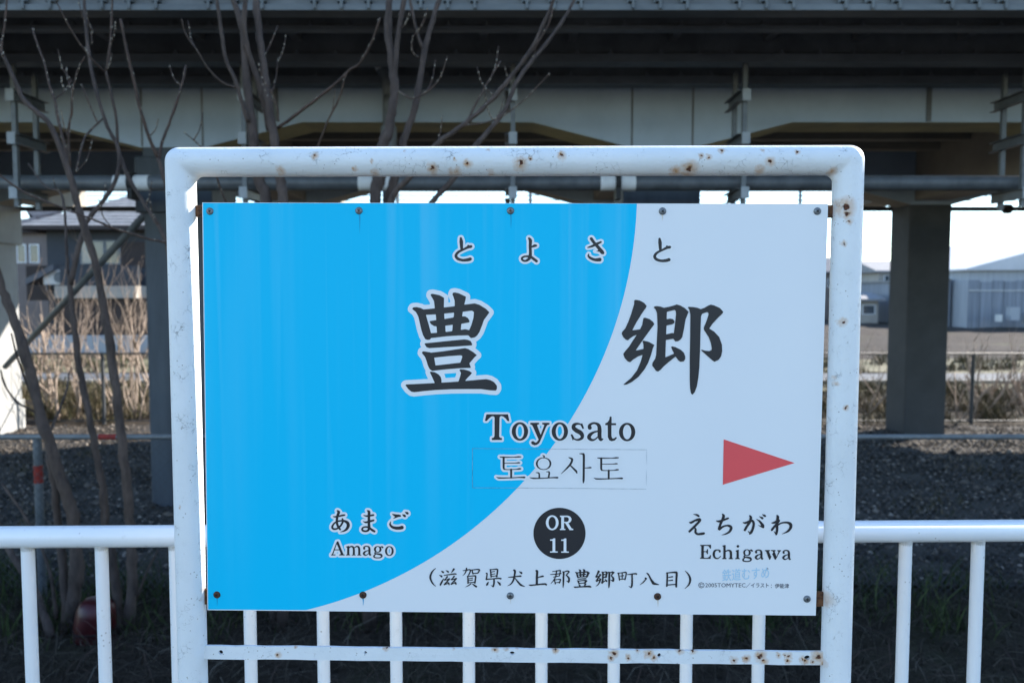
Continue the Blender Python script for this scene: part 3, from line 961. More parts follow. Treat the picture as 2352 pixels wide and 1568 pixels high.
tree('bare_tree', 'bare tree whose long branches slant outwards behind the top bar', (850, gy, D),
     [([(850, gy), (846, 1100), (848, 700), (860, 466), (872, 408), (878, 338), (890, 308), (900, 260), (907, 205), (900, 143), (892, 68), (895, -10)], 36, 17, D, D),
      ([(858, gy), (868, 1000), (878, 700), (892, 466), (907, 408), (928, 321), (945, 273), (958, 226), (965, 178), (976, 116), (989, 62), (1012, -10)], 26, 11, D + .1, D + .2)],
     [([(907, 200), (909, 137), (917, 68), (929, -10)], 13, 12, D, D - .1),
      ([(974, 120), (968, 105), (955, 62), (940, -10)], 9, 7, D + .2, D + .1),
      ([(880, 560), (900, 455), (938, 410), (1000, 335), (1041, 304), (1082, 273), (1136, 222), (1184, 164), (1222, 109), (1252, 48), (1276, -10)], 17, 8, D, D - .4),
      ([(890, 620), (940, 540), (993, 465), (1044, 407), (1092, 335), (1116, 308), (1157, 256), (1184, 195), (1211, 154), (1256, 99), (1297, 41), (1325, -10)], 16, 7, D, D + .3)],
     [([(977, 31), (965, 65), (947, 89), (948, 120), (962, 133)], 3, 4, D + .1, D + .2),
      ([(912, 208), (945, 226), (979, 212), (1010, 181), (1027, 130)], 5, 3, D, D - .2),
      ([(1206, 140), (1232, 103), (1259, 58), (1270, 20)], 5, 4, D - .25, D - .3),
      ([(1071, 282), (1102, 222), (1123, 185), (1150, 140)], 6, 4, D - .2, D - .1),
      ([(1064, 289), (1133, 277), (1184, 246), (1229, 205), (1263, 167)], 4, 3, D - .2, D - .4)])

# brush of pale dry shrubs behind the rear columns
def shrub(x, y, h, nst, spread, seed, dep=2):
    r = random.Random(seed)
    root = empty('bare_shrub', (x, y, GZ))

    def grow(mb, p, d, L, rad, depth):
        pts = [p]; rr = [rad]
        n = 4
        for i in range(n):
            d = (d + Vector((r.uniform(-.22, .22), r.uniform(-.22, .22), r.uniform(-.02, .14)))).normalized()
            p = p + d * L / n
            pts.append(p); rr.append(rad * (1 - 0.6 * (i + 1) / n))
        mb.tube(pts, rr, 5)
        if depth > 0:
            for k in range(r.randint(2, 3)):
                i = r.randint(1, n)
                nd = (d + Vector((r.uniform(-.75, .75), r.uniform(-.75, .75), r.uniform(0, .4)))).normalized()
                grow(mb, pts[i], nd, L * r.uniform(.45, .75), rr[i] * .8, depth - 1)
    for k in range(nst):
        mb = MB()
        d = Vector((r.uniform(-spread, spread), r.uniform(-spread, spread), 1)).normalized()
        grow(mb, Vector((x + r.uniform(-.25, .25), y + r.uniform(-.25, .25), GZ - 0.05)), d, h * r.uniform(.5, .72), r.uniform(.02, .036), dep)
        mb.build('stem', M['brush'], root, smooth=True)
    return root


k = 0
for px in (52, 90, 118, 150, 176, 204, 232, 262, 292, 322, 356):
    Y = 17.2 + (k * 0.77) % 2.2
    s = shrub(pipe_x(px, Y), Y, random.uniform(2.9, 3.9), 3, 0.22, 40 + k)
    tag(s, 'pale bare shrub growing in the thicket in front of the dark house', 'shrub', 'thicket of pale shrubs')
    k += 1
for px in (1985, 2030, 2215, 2262, 2300, 2345, 2380):
    Y = 17.4 + (k * 0.77) % 2.5
    s = shrub(pipe_x(px, Y), Y, random.uniform(1.0, 1.9), 4, 0.7, 40 + k)
    tag(s, 'low pale bare shrub leaning in the weeds before the ploughed field', 'shrub', 'low shrubs before the field')
    k += 1

# ------------------------------------------------------------------ red pail
c = P(215, 1432, 6.25); c.z = GZ + 0.0
pail = empty('plastic_pail', c)
tag(pail, 'faded red plastic pail upside down at the foot of the slender bare tree', 'pail')
mb = MB()
mb.lathe([(0.158, 0.0), (0.162, 0.01), (0.158, 0.03), (0.156, 0.12), (0.146, 0.21), (0.128, 0.275), (0.10, 0.305), (0.06, 0.318)], (c.x, c.y, GZ + 0.0), (0.14, -0.05, 1), 28)
mb.build('body', M['red'], pail, smooth=True)
mb = MB(); pts = []
for i in range(13):
    a = math.pi * i / 12
    pts.append((c.x + 0.17 * math.cos(a), c.y - 0.18 * math.sin(a) * 0.95, GZ + 0.05 + 0.03 * math.sin(a)))
mb.tube(pts, 0.004, 6); mb.build('handle', M['black'], pail)

# ------------------------------------------------------------------ white platform fence
FEN_Y = 2.2
yaw = R(0.45)


def fpt(x, z, dy=0.0):
    return Vector((x * math.cos(yaw) - dy * math.sin(yaw), FEN_Y + x * math.sin(yaw) + dy * math.cos(yaw), z + 0.0042 * x))


rail_z = P(1176, 2134 / 1.7415, FEN_Y).z
fence = empty('platform_fence', (0, FEN_Y, 0))
tag(fence, 'white tubular railing with round pickets running behind the sign', 'fence')
mb = MB(); mb.tube([fpt(-4, rail_z), fpt(4, rail_z)], 0.0303, 24); mb.build('top_rail', M['fence_white'], fence, smooth=True)
mb = MB(); mb.tube([fpt(-4, 0.12), fpt(4, 0.12)], 0.0243, 16); mb.build('bottom_rail', M['fence_white'], fence, smooth=True)
xc = P(2166 / 1.7415, 2500 / 1.7415, FEN_Y).x
for k in range(-18, 18):
    x = xc + 0.2054 * k
    mb = MB(); mb.tube([fpt(x, 0.10), fpt(x, rail_z - 0.01)], 0.0174, 20, cap=False)
    pk = mb.build('picket', M['fence_white'], fence, smooth=True)
    mb = MB(); mb.lathe([(0.0171, -0.006), (0.0176, 0.0), (0.0192, 0.008), (0.021, 0.012)], fpt(x, rail_z - 0.034), (0, 0, 1), 20)
    mb.build('weld', M['weld'], pk, smooth=True)
for x in (-3.1, -1.1, 1.1, 3.1):
    mb = MB(); mb.tube([fpt(x + 0.05, -0.02), fpt(x + 0.05, 0.12)], 0.024, 16); mb.build('foot', M['fence_white'], fence, smooth=True)

# ------------------------------------------------------------------ unseen pole, added to keep the right sign post in shade
mb = MB(); mb.tube([(3.32, 3.38, GZ - .3), (3.32, 3.38, 3.68)], 0.07, 20)
mb.lathe([(0.07, 0.0), (0.078, 0.002), (0.078, 0.03), (0.05, 0.05)], (3.32, 3.38, 3.675), (0, 0, 1), 20)
mb.lathe([(0.13, 0), (0.13, 0.02), (0.075, 0.03), (0.075, 0.12)], (3.32, 3.38, GZ), (0, 0, 1), 20)
tag(mb.build('shade_pole', M['galv'], smooth=False), 'added out-of-view grey pole that shades the right sign post', 'pole')

# ------------------------------------------------------------------ the station sign
SX = 1.7415
pl = P(415, 800, 1.665); pr = P(1945, 800, 1.628)
pdir = (pr - pl); pdir.z = 0; pdir.normalize()
pn = Vector((pdir.y, -pdir.x, 0))            # towards the camera
CAMP = Vector((0, 0, CAM_Z))


def S(sx, sy, off=0.0):
    """photo pixel (4096 wide) -> point on the sign plane, 'off' metres in front of it"""
    d = ray(sx / SX, sy / SX)
    o = pl + pn * off
    t_ = (o - CAMP).dot(pn) / d.dot(pn)
    return CAMP + d * t_


PXM = (S(3300, 1600) - S(800, 1600)).length / 2500.0     # metres per photo pixel on the sign

SPOTS_FRAME = []
for (zx, zy, s) in ((115, 1135, 14), (250, 1163, 22), (232, 1085, 9), (640, 1130, 26), (645, 1160, 20), (765, 1160, 20), (800, 1158, 24), (875, 1100, 22), (790, 1070, 9), (1035, 1170, 22), (1235, 1098, 34), (1297, 1068, 12), (1510, 1045, 24), (2285, 1150, 30), (1015, 1003, 12), (450, 1008, 9)):
    SPOTS_FRAME.append((1348 + zx * .5952, zy * .5952, s * .62))
for (zx, zy, s) in ((105, 1138, 44), (185, 1045, 14), (235, 1060, 16), (320, 1010, 16), (600, 1010, 12), (645, 1085, 24), (585, 1140, 24), (830, 1020, 13), (1078, 1155, 24), (1088, 1210, 18), (1155, 1390, 46), (1168, 1435, 30), (1180, 1490, 16), (1075, 1405, 34), (1076, 1460, 22)):
    SPOTS_FRAME.append((2696 + zx * .5952, zy * .5952, s * .62))
for (zx, zy, s) in ((277, 922, 22), (230, 1272, 14), (240, 1310, 14), (293, 1462, 14), (285, 430, 14)):
    SPOTS_FRAME.append((3196 + zx * .6378, 700 + zy * .6378, s * .62))
SPOTS_FRAME += [(1259, 622, 12), (1119, 682, 14), (3304, 2405, 26), (3303, 2425, 18), (777, 872, 14), (812, 2370, 16), (806, 2410, 12), (3296, 2665, 16), (785, 1650, 6), (720, 2030, 6), (3275, 2085, 8)]
SPOTS_BAR = []
for (zx, zy, s) in ((1130, 1100, 40), (1195, 1145, 36), (1160, 1075, 44), (960, 1115, 30), (790, 1140, 32), (1535, 1080, 26), (1515, 1150, 24), (1930, 1090, 60), (1745, 1150, 34), (240, 1010, 30), (1710, 1120, 24), (70, 1003, 34), (1480, 1068, 22), (1390, 1072, 20), (1850, 1155, 24), (1990, 1190, 34)):
    SPOTS_BAR.append((2700 + zx * .2976, 2300 + zy * .2976, s * .40))
for (zx, zy, s) in ((1115, 258, 10), (1155, 250, 9), (1325, 258, 11), (1530, 270, 14), (1650, 272, 14), (1670, 287, 10), (1520, 287, 10), (1580, 285, 9), (1750, 250, 10), (360, 276, 9), (735, 250, 10), (1190, 247, 8), (1610, 262, 8), (970, 249, 7), (420, 249, 6)):
    SPOTS_BAR.append((700 + zx * 1.148, 2300 + zy * 1.148, s * 1.1))


def chipped_paint(name, spots, origin, crack=1.0, soff=0.029):
    t = NT(name)
    warp = t.n('ShaderNodeTexNoise'); warp.inputs['Scale'].default_value = 120; warp.inputs['Detail'].default_value = 4
    t.link(t.co, warp.inputs['Vector'])
    vm = t.n('ShaderNodeVectorMath', operation='SUBTRACT'); t.link(warp.outputs['Color'], vm.inputs[0]); vm.inputs[1].default_value = (.5, .5, .5)
    vs_ = t.n('ShaderNodeVectorMath', operation='SCALE'); t.link(vm.outputs[0], vs_.inputs[0]); vs_.inputs[3].default_value = 0.013
    va = t.n('ShaderNodeVectorMath', operation='ADD'); t.link(vs_.outputs[0], va.inputs[0]); t.link(t.co, va.inputs[1])
    co = va.outputs[0]
    # squash the depth so a spot reaches the curved front of the pipe
    cur = None
    for (sx, sy, s) in spots:
        p = S(sx, sy, soff) - origin
        mp = t.n('ShaderNodeVectorMath', operation='SUBTRACT'); t.link(co, mp.inputs[0]); mp.inputs[1].default_value = p
        sc = t.n('ShaderNodeVectorMath', operation='MULTIPLY'); t.link(mp.outputs[0], sc.inputs[0]); k = 1 / (s * PXM); sc.inputs[1].default_value = (k, k * .35, k)
        ln = t.n('ShaderNodeVectorMath', operation='LENGTH'); t.link(sc.outputs[0], ln.inputs[0])
        cur = ln.outputs['Value'] if cur is None else t.math('MINIMUM', cur, ln.outputs['Value'])
    core = t.mapr(cur, 0.46, 0.30)
    halo = t.mapr(cur, 1.7, 0.4)
    nz = t.noise(5, 3, .6)
    base = t.ramp(nz, [(.3, (0.78, 0.79, 0.79)), (.7, (0.70, 0.715, 0.715))])
    fl = t.noise(45, 6, .8)
    base = t.mix(t.mapr(fl, .56, .72, 0, .35), base, (0.58, 0.585, 0.57))
    # fine cracks
    vo = t.n('ShaderNodeTexVoronoi', feature='DISTANCE_TO_EDGE'); vo.inputs['Scale'].default_value = 75
    t.link(co, vo.inputs['Vector'])
    ck = t.mapr(vo.outputs['Distance'], 0.035, 0.012)
    ckm = t.math('MULTIPLY', ck, t.mapr(t.noise(22, 4, .7),   .54, .67, 0, .7 * crack))
    base = t.mix(ckm, base, (0.16, 0.15, 0.13))
    # small dark specks
    sp = t.n('ShaderNodeTexVoronoi'); sp.inputs['Scale'].default_value = 110
    t.link(t.co, sp.inputs['Vector'])
    spk = t.math('MULTIPLY', t.mapr(sp.outputs['Distance'], .17, .11), t.mapr(t.noise(30, 2, .5), .56, .60))
    base = t.mix(t.math('MULTIPLY', spk, .7), base, (0.20, 0.15, 0.10))
    hz = t.math('MULTIPLY', halo, t.mapr(t.noise(60, 4, .7), .3, .65, .3, .95))
    base = t.mix(hz, base, (0.50, 0.24, 0.06))
    rust = t.ramp(t.noise(260, 4, .7), [(.35, (0.035, 0.018, 0.012)), (.65, (0.17, 0.06, 0.028))])
    base = t.mix(core, base, rust)
    h = t.math('ADD', t.math('MULTIPLY', core, -0.8), t.math('MULTIPLY', t.noise(70, 5, .75), 0.55))
    h = t.math('SUBTRACT', h, t.math('MULTIPLY', ckm, .5))
    t.bump(h, 0.8, 0.0035)
    rg = t.math('ADD', 0.42, t.math('MULTIPLY', core, 0.5))
    return t.done(base, rg, 0.4)


base_pt = Vector((0, (pl.y + pr.y) / 2, 0))
sign = empty('station_sign', base_pt)
tag(sign, 'railway station name sign with blue and white panel in a rusting white pipe frame', 'sign')
RAD = 0.0302
M['frame'] = chipped_paint('chipped_white_frame_paint', SPOTS_FRAME, base_pt)
M['bar'] = chipped_paint('chipped_white_bar_paint', SPOTS_BAR, base_pt, 0.5, 0.007)
# centre lines
tlc = S(722, 649); trc = S(3394, 642)
bl_ = S(773, 2731); br_ = S(3341, 2731)


def ext(top, low):
    d = (low - top); t_ = (0.0 - top.z) / d.z
    return top + d * t_


blg = ext(tlc, bl_); brg = ext(trc, br_)


def dense(a, b, n): return [a.lerp(b, i / n) for i in range(n + 1)]


mb = MB(); mb.tube(dense(blg, tlc, 6), RAD, 40); mb.ball(tlc, RAD, 40, 24)
mb.tube(dense(brg, trc, 6), RAD, 40); mb.ball(trc, RAD, 40, 24)
mb.tube(dense(tlc, trc, 8), RAD, 40)
for c_, sg in ((tlc, 1), (trc, -1)):
    q = c_ + pdir * sg * (RAD - .003) + Vector((0, 0, -RAD + .003))
    mb.ball(q, 0.0125, 16, 10)
fr = mb.build('pipe_frame', M['frame'], sign, smooth=True)
rm = fr.modifiers.new('weld', 'REMESH'); rm.mode = 'VOXEL'; rm.voxel_size = 0.0032; rm.use_smooth_shade = True
sm_ = fr.modifiers.new('soften', 'SMOOTH'); sm_.iterations = 8; sm_.factor = 0.5
# flat lower bar with drilled holes (2D filled curve -> mesh)
M['hole'] = mk('dark_hole', (0.01, 0.01, 0.01), (0.012, 0.01, 0.01), 5, 0.9)


def plane_curve_mesh(name, loops, off, thick, mat, parent, bevel=0.0):
    """loops: list of lists of photo px; first is outline, the rest holes"""
    cu = bpy.data.curves.new(name, 'CURVE'); cu.dimensions = '2D'; cu.fill_mode = 'BOTH'
    o0 = S(2050, 1600, off)
    for lp in loops:
        sp_ = cu.splines.new('POLY'); sp_.points.add(len(lp) - 1)
        for p_, (x, y) in zip(sp_.points, lp):
            w = S(x, y, off) - o0
            p_.co = (w.dot(pdir), w.z, 0, 1)
        sp_.use_cyclic_u = True
    cu.extrude = thick / 2; cu.bevel_depth = bevel; cu.bevel_resolution = 1
    ob = bpy.data.objects.new('tmp', cu); COL.objects.link(ob)
    me = bpy.data.meshes.new_from_object(ob.evaluated_get(bpy.context.evaluated_depsgraph_get()))
    bpy.data.objects.remove(ob)
    mb_ = MB()
    for v in me.vertices:
        mb_.v.append(tuple(o0 + pdir * v.co.x + Vector((0, 0, v.co.y)) + pn * v.co.z))
    mb_.f = [tuple(p_.vertices) for p_ in me.polygons]
    return mb_.build(name, mat, parent)


def circ(cx, cy, r, n=14, ry=None, ph=0.0):
    ry = ry or r
    return [(cx + r * math.cos(6.28318 * k / n + ph), cy + ry * math.sin(6.28318 * k / n + ph)) for k in range(n)]


bar_out = [(815, 2579)] + [(815 + (3300 - 815) * k / 40, 2579 + 23.5 * k / 40 + random.uniform(-1.3, 1.3)) for k in range(1, 40)] + [(3300, 2602), (3300, 2656)] + [(3300 - (3300 - 815) * k / 40, 2656 - 24.5 * k / 40 + random.uniform(-1.3, 1.3)) for k in range(1, 40)] + [(815, 2631.5)]
holes = [circ(885, 2605, 9), circ(1463, 2606, 6), circ(2049, 2608, 10, ry=7), circ(2636, 2617, 7, ry=9), circ(3227, 2626, 12, ry=9)]
plane_curve_mesh('lower_bar', [bar_out] + holes, 0.004, 0.006, M['bar'], sign)
# rusty mounting tabs
M['rust'] = mk('heavy_rust', (0.20, 0.085, 0.035), (0.045, 0.025, 0.018), 90, 0.9, 0.9, 150, bdist=0.003)
for (x0, y0, x1, y1) in ((772, 823, 905, 866), (3225, 822, 3345, 870), (800, 2354, 905, 2412), (3190, 2366, 3310, 2420)):
    a = [(x0, y0), (x0 + (x1 - x0) * .4, y0 + 1), (x1, y0), (x1, y1), (x0 + (x1 - x0) * .5, y1 + 1.5), (x0, y1)]
    plane_curve_mesh('mounting_tab', [a], -0.001, 0.006, M['rust'], sign, bevel=0.0006)

# ---- panel
PO = 0.0065                 # front face of the panel ahead of the frame axis
t = NT('white_panel_face')
w1 = t.noise(3.0, 3, .5)
wc = t.ramp(w1, [(.3, (0.80, 0.80, 0.80)), (.7, (0.77, 0.775, 0.785))])
M['panel'] = t.done(wc, 0.38, 0.35)
t = NT('blue_print_with_faded_streaks')
st = t.noise(4.0, 2, .5, stretch=(4.0, 1, 0.10))
st2 = t.noise(6.0, 2, .5, stretch=(5.0, 1, 0.10), dist=0.3)
zc = t.n('ShaderNodeSeparateXYZ'); t.link(t.co, zc.inputs[0])
f1 = t.mapr(st, .52, .72, 0, .05)
f2 = t.mapr(st2, .55, .70, 0, .05)
ff = t.math('ADD', f1, f2)
ff = t.math('MULTIPLY', ff, t.mapr(zc.outputs[2], 1.15, 1.85, .1, 1.0))
bc = t.mix(ff, (0.0, 0.525, 0.82), (0.85, 0.85, 0.85))
M['blue'] = t.done(bc, 0.45, 0.15)
M['ink'] = mk('black_print', (0.022, 0.022, 0.026), (0.026, 0.026, 0.03), 6, 0.4, spec=0.35)
M['white_print'] = mk('white_print', (0.80, 0.80, 0.80), (0.78, 0.785, 0.79), 6, 0.38, spec=0.35)
M['red_print'] = mk('red_print', (0.84, 0.10, 0.105), (0.80, 0.095, 0.10), 6, 0.38, spec=0.35)
M['pale_blue_print'] = mk('pale_blue_print', (0.42, 0.62, 0.75), (0.44, 0.64, 0.77), 6, 0.38)
M['grey_print'] = mk('dark_grey_print', (0.07, 0.075, 0.10), (0.08, 0.085, 0.11), 6, 0.4)
M['sticker'] = mk('sticker_edge_dirt', (0.10, 0.11, 0.13), (0.35, 0.40, 0.45), 60, 0.6)

TL, TR, BR, BL = (810, 810.6), (3311.2, 815.8), (3262, 2459.2), (831, 2437.5)
panel = plane_curve_mesh('panel', [[TL, TR, BR, BL]], PO - 0.0015, 0.003, M['panel'], sign)
panel['label'] = 'flat white panel with a large blue disc quarter and black lettering'


def lerp2(a, b, u): return (a[0] + (b[0] - a[0]) * u, a[1] + (b[1] - a[1]) * u)


def in_panel_bottom(x): return BL[1] + (BR[1] - BL[1]) * (x - BL[0]) / (BR[0] - BL[0])


CCX, CCY, CR = 816.6, 754.9, 1732.0


def fan(mbx, pts, off):
    b = len(mbx.v)
    mbx.v += [tuple(S(x, y, off)) for x, y in pts]
    mbx.f.append(tuple(range(b, b + len(pts))))


arc = []
for k in range(121):
    a = R(1.0) + (R(90) - R(1.0)) * k / 120
    arc.append((CCX + CR * math.cos(a), CCY + CR * math.sin(a)))
arc = [(x, y) for x, y in arc if y > TL[1] + 2 and y < in_panel_bottom(x) - 1]
a0 = (CCX + math.sqrt(CR ** 2 - (TL[1] + 4 - CCY) ** 2), TL[1] + 4.2)
yb = in_panel_bottom(1150)
a1 = (CCX + math.sqrt(max(CR ** 2 - (yb - 2 - CCY) ** 2, 0)), yb - 2)
poly = [(TL[0] + 1.5, TL[1] + 1.5), a0] + [p for p in arc if p[1] > a0[1] + 3 and p[1] < a1[1] - 1] + [a1, (BL[0] + 1.5, BL[1] - 1.5)]
mb = MB()
# strips instead of one concave n-gon: pair each arc point with the left edge
right = [p for p in poly[1:-1]]
L_ = lambda y: TL[0] + 1.5 + (BL[0] - TL[0]) * (y - TL[1]) / (BL[1] - TL[1])
offb = PO + 0.0003
fan(mb, [poly[0], right[0], (L_(right[0][1] + 4), right[0][1] + 4)], offb)
prev = (L_(right[0][1] + 4), right[0][1] + 4)
for i in range(len(right) - 1):
    if i == len(right) - 2: nx = poly[-1]
    else: nx = (L_(right[i + 1][1]), max(right[i + 1][1], prev[1] + 1))
    fan(mb, [prev, right[i], right[i + 1], nx], offb); prev = nx
mb.build('blue_field', M['blue'], panel)

# ---- lettering: every glyph is a signed distance field of brush strokes and outlines,
#      contoured to flat geometry
def cat2(p, n=6):
    p = np.array(p, float)
    if len(p) == 2:
        u = np.linspace(0, 1, 3)[:, None]; return p[0] * (1 - u) + p[1] * u
    q = np.vstack([2 * p[0] - p[1], p, 2 * p[-1] - p[-2]])
    out = []
    for i in range(1, len(q) - 2):
        p0, p1, p2, p3 = q[i - 1:i + 3]
        for k in range(n):
            t_ = k / n
            v = 0.5 * ((2 * p1) + (p2 - p0) * t_ + (2 * p0 - 5 * p1 + 4 * p2 - p3) * t_ ** 2 + (3 * p1 - p0 - 3 * p2 + p3) * t_ ** 3)
            v[2] = max(p1[2] * (1 - t_) + p2[2] * t_, 0.2)
            out.append(v)
    out.append(p[-1])
    return np.array(out)


def xf(prims, ox, oy, kx, ky=None):
    ky = ky or kx; k = (kx + ky) / 2
    r = []
    for p in prims:
        if p[0] == 'p': r.append(('p', [(ox + x * kx, oy + y * ky) for x, y in p[1]]))
        elif p[0] == 's': r.append(('s', [(ox + x * kx, oy + y * ky, w * k) for x, y, w in p[1]]))
        elif p[0] == 'o':
            _, cx, cy, rx, ry, ix, iy = p
            r.append(('o', ox + cx * kx, oy + cy * ky, rx * kx, ry * ky, ix * kx, iy * ky))
    return r


def sdf(prims, X, Y):
    D_ = np.full(X.shape, 1e9)
    for p in prims:
        if p[0] == 's':
            q = cat2(p[1])
            for a, b in zip(q[:-1], q[1:]):
                dx, dy = b[0] - a[0], b[1] - a[1]
                l2 = dx * dx + dy * dy + 1e-9
                t_ = np.clip(((X - a[0]) * dx + (Y - a[1]) * dy) / l2, 0, 1)
                D_ = np.minimum(D_, np.hypot(X - a[0] - t_ * dx, Y - a[1] - t_ * dy) - (a[2] + t_ * (b[2] - a[2])) / 2)
        elif p[0] == 'p':
            q = np.array(p[1], float); ins = np.zeros(X.shape, bool); dd = np.full(X.shape, 1e9)
            for a, b in zip(q, np.roll(q, -1, 0)):
                dx, dy = b - a
                l2 = dx * dx + dy * dy + 1e-9
                t_ = np.clip(((X - a[0]) * dx + (Y - a[1]) * dy) / l2, 0, 1)
                dd = np.minimum(dd, np.hypot(X - a[0] - t_ * dx, Y - a[1] - t_ * dy))
                if a[1] != b[1]:
                    c_ = ((a[1] > Y) != (b[1] > Y)) & (X < dx * (Y - a[1]) / dy + a[0])
                    ins ^= c_
            D_ = np.minimum(D_, np.where(ins, -dd, dd))
        elif p[0] == 'o':
            _, cx, cy, rx, ry, ix, iy = p

            def ell(rx_, ry_):
                k0 = np.hypot((X - cx) / rx_, (Y - cy) / ry_); k1 = np.hypot((X - cx) / rx_ ** 2, (Y - cy) / ry_ ** 2) + 1e-9
                return k0 * (k0 - 1) / k1
            d_ = ell(rx, ry)
            if ix > 0: d_ = np.maximum(d_, -ell(ix, iy))
            D_ = np.minimum(D_, d_)
    return D_


def bounds(prims):
    xs = []; ys = []
    for p in prims:
        if p[0] == 'o': xs += [p[1] - p[3], p[1] + p[3]]; ys += [p[2] - p[4], p[2] + p[4]]
        else:
            for q in p[1]:
                w = q[2] / 2 if len(q) > 2 else 0
                xs += [q[0] - w, q[0] + w]; ys += [q[1] - w, q[1] + w]
    return min(xs), max(xs), min(ys), max(ys)


def contour(mbx, prims, level, off, cell):
    x0, x1, y0, y1 = bounds(prims); m = level + 2 * cell + 2
    xs = np.arange(x0 - m, x1 + m + cell, cell); ys = np.arange(y0 - m, y1 + m + cell, cell)
    X, Y = np.meshgrid(xs, ys)
    V = sdf(prims, X, Y) - level
    ins = V < 0
    c4 = ins[:-1, :-1].astype(int) + ins[:-1, 1:] + ins[1:, 1:] + ins[1:, :-1]
    for j in range(c4.shape[0]):
        row = c4[j]; i = 0; n = len(row)
        nz_ = np.nonzero(row)[0]
        if len(nz_) == 0: continue
        i = nz_[0]; end = nz_[-1]
        while i <= end:
            c_ = row[i]
            if c_ == 4:
                k = i
                while k + 1 < n and row[k + 1] == 4: k += 1
                fan(mbx, [(xs[i], ys[j]), (xs[k + 1], ys[j]), (xs[k + 1], ys[j + 1]), (xs[i], ys[j + 1])], off)
                i = k + 1; continue
            if c_ > 0:
                cs = [(j, i), (j, i + 1), (j + 1, i + 1), (j + 1, i)]
                pts = []
                for q in range(4):
                    a, b = cs[q], cs[(q + 1) % 4]
                    va, vb = V[a], V[b]
                    if va < 0: pts.append((xs[a[1]], ys[a[0]]))
                    if (va < 0) != (vb < 0):
                        u = va / (va - vb)
                        pts.append((xs[a[1]] + (xs[b[1]] - xs[a[1]]) * u, ys[a[0]] + (ys[b[0]] - ys[a[0]]) * u))
                if len(pts) >= 3: fan(mbx, pts, off)
            i += 1


def lettering(name, label, glyphs, outline=0.0, cell=2.0, mat=None, off=PO + 0.0009, parent=None, merge=True):
    mat = mat or M['ink']
    mb_ = MB()
    groups = [sum(glyphs, [])] if merge else glyphs
    for g in groups: contour(mb_, g, 0.0, off, cell)
    o = mb_.build(name, mat, parent or panel)
    o['label'] = label
    if outline:
        mo = MB()
        contour(mo, sum(glyphs, []), outline, PO + 0.0006, cell)
        ol = mo.build('lettering_outline', M['white_print'], panel)
        ol['label'] = 'white outline around ' + label
    return o


def s(*a): return ('s', list(a))
def p(*a): return ('p', list(a))
def o(*a): return ('o',) + a


G_YUTAKA = [
    p((447, 190), (450, 175), (475, 172), (560, 190), (615, 222), (613, 340), (620, 490), (630, 570), (635, 650), (640, 700), (530, 700), (527, 660), (522, 580), (512, 430), (500, 355), (490, 265), (465, 220)),
    p((720, 180), (728, 158), (750, 155), (800, 165), (890, 208), (885, 245), (868, 308), (850, 400), (840, 470), (832, 550), (826, 625), (820, 690), (715, 690), (718, 640), (725, 560), (735, 470), (742, 410), (750, 330), (748, 260), (735, 215)),
    p((215, 362), (228, 342), (270, 338), (325, 350), (358, 368), (388, 436), (420, 550), (452, 665), (470, 700), (450, 730), (440, 745), (410, 750), (380, 740), (352, 690), (330, 620), (312, 540), (292, 455), (262, 400)),
    p((330, 370), (500, 355), (750, 328), (870, 308), (1000, 292), (1060, 310), (1140, 360), (1185, 404), (1160, 440), (1115, 500), (1095, 560), (1060, 650), (1030, 695), (1000, 718), (955, 727), (940, 715), (920, 692), (932, 625), (960, 560), (985, 470), (990, 400), (965, 383), (853, 397), (740, 408), (615, 420), (512, 430), (385, 436)),
    p((433, 520), (445, 512), (515, 502), (620, 488), (737, 468), (850, 455), (880, 455), (915, 475), (935, 510), (932, 530), (835, 548), (725, 560), (630, 572), (522, 580), (490, 577), (450, 550)),
    p((420, 668), (527, 660), (635, 650), (718, 640), (830, 625), (880, 615), (932, 628), (935, 690), (920, 692), (800, 695), (640, 705), (500, 722), (430, 730)),
    p((370, 800), (378, 792), (500, 780), (640, 765), (870, 743), (910, 748), (950, 765), (968, 800), (965, 818), (800, 830), (600, 842), (430, 853), (395, 840)),
    p((338, 915), (342, 897), (360, 893), (440, 905), (460, 915), (490, 960), (508, 1068), (520, 1120), (490, 1135), (465, 1138), (435, 1115), (412, 1070), (395, 1010), (375, 960)),
    p((430, 912), (600, 893), (740, 872), (880, 852), (920, 865), (985, 905), (1028, 942), (1000, 965), (930, 1047), (920, 1060), (815, 1050), (845, 960), (838, 945), (810, 943), (650, 955), (490, 972)),
    p((480, 1072), (600, 1060), (820, 1035), (900, 1030), (935, 1050), (950, 1090), (948, 1100), (800, 1105), (600, 1122), (470, 1138)),
    p((437, 1155), (448, 1146), (500, 1155), (545, 1180), (575, 1215), (585, 1260), (580, 1290), (560, 1330), (520, 1320), (498, 1288), (470, 1225)),
    p((808, 1128), (820, 1117), (870, 1120), (930, 1138), (967, 1163), (950, 1185), (905, 1230), (875, 1268), (840, 1300), (800, 1290), (797, 1270), (815, 1215), (828, 1165)),
    p((130, 1315), (140, 1308), (300, 1300), (500, 1290), (700, 1278), (900, 1262), (1050, 1248), (1145, 1241), (1195, 1252), (1245, 1280), (1278, 1325), (1280, 1360), (1265, 1385), (1200, 1382), (1080, 1366), (900, 1366), (700, 1368), (500, 1378), (350, 1392), (240, 1405), (205, 1398), (165, 1365))]
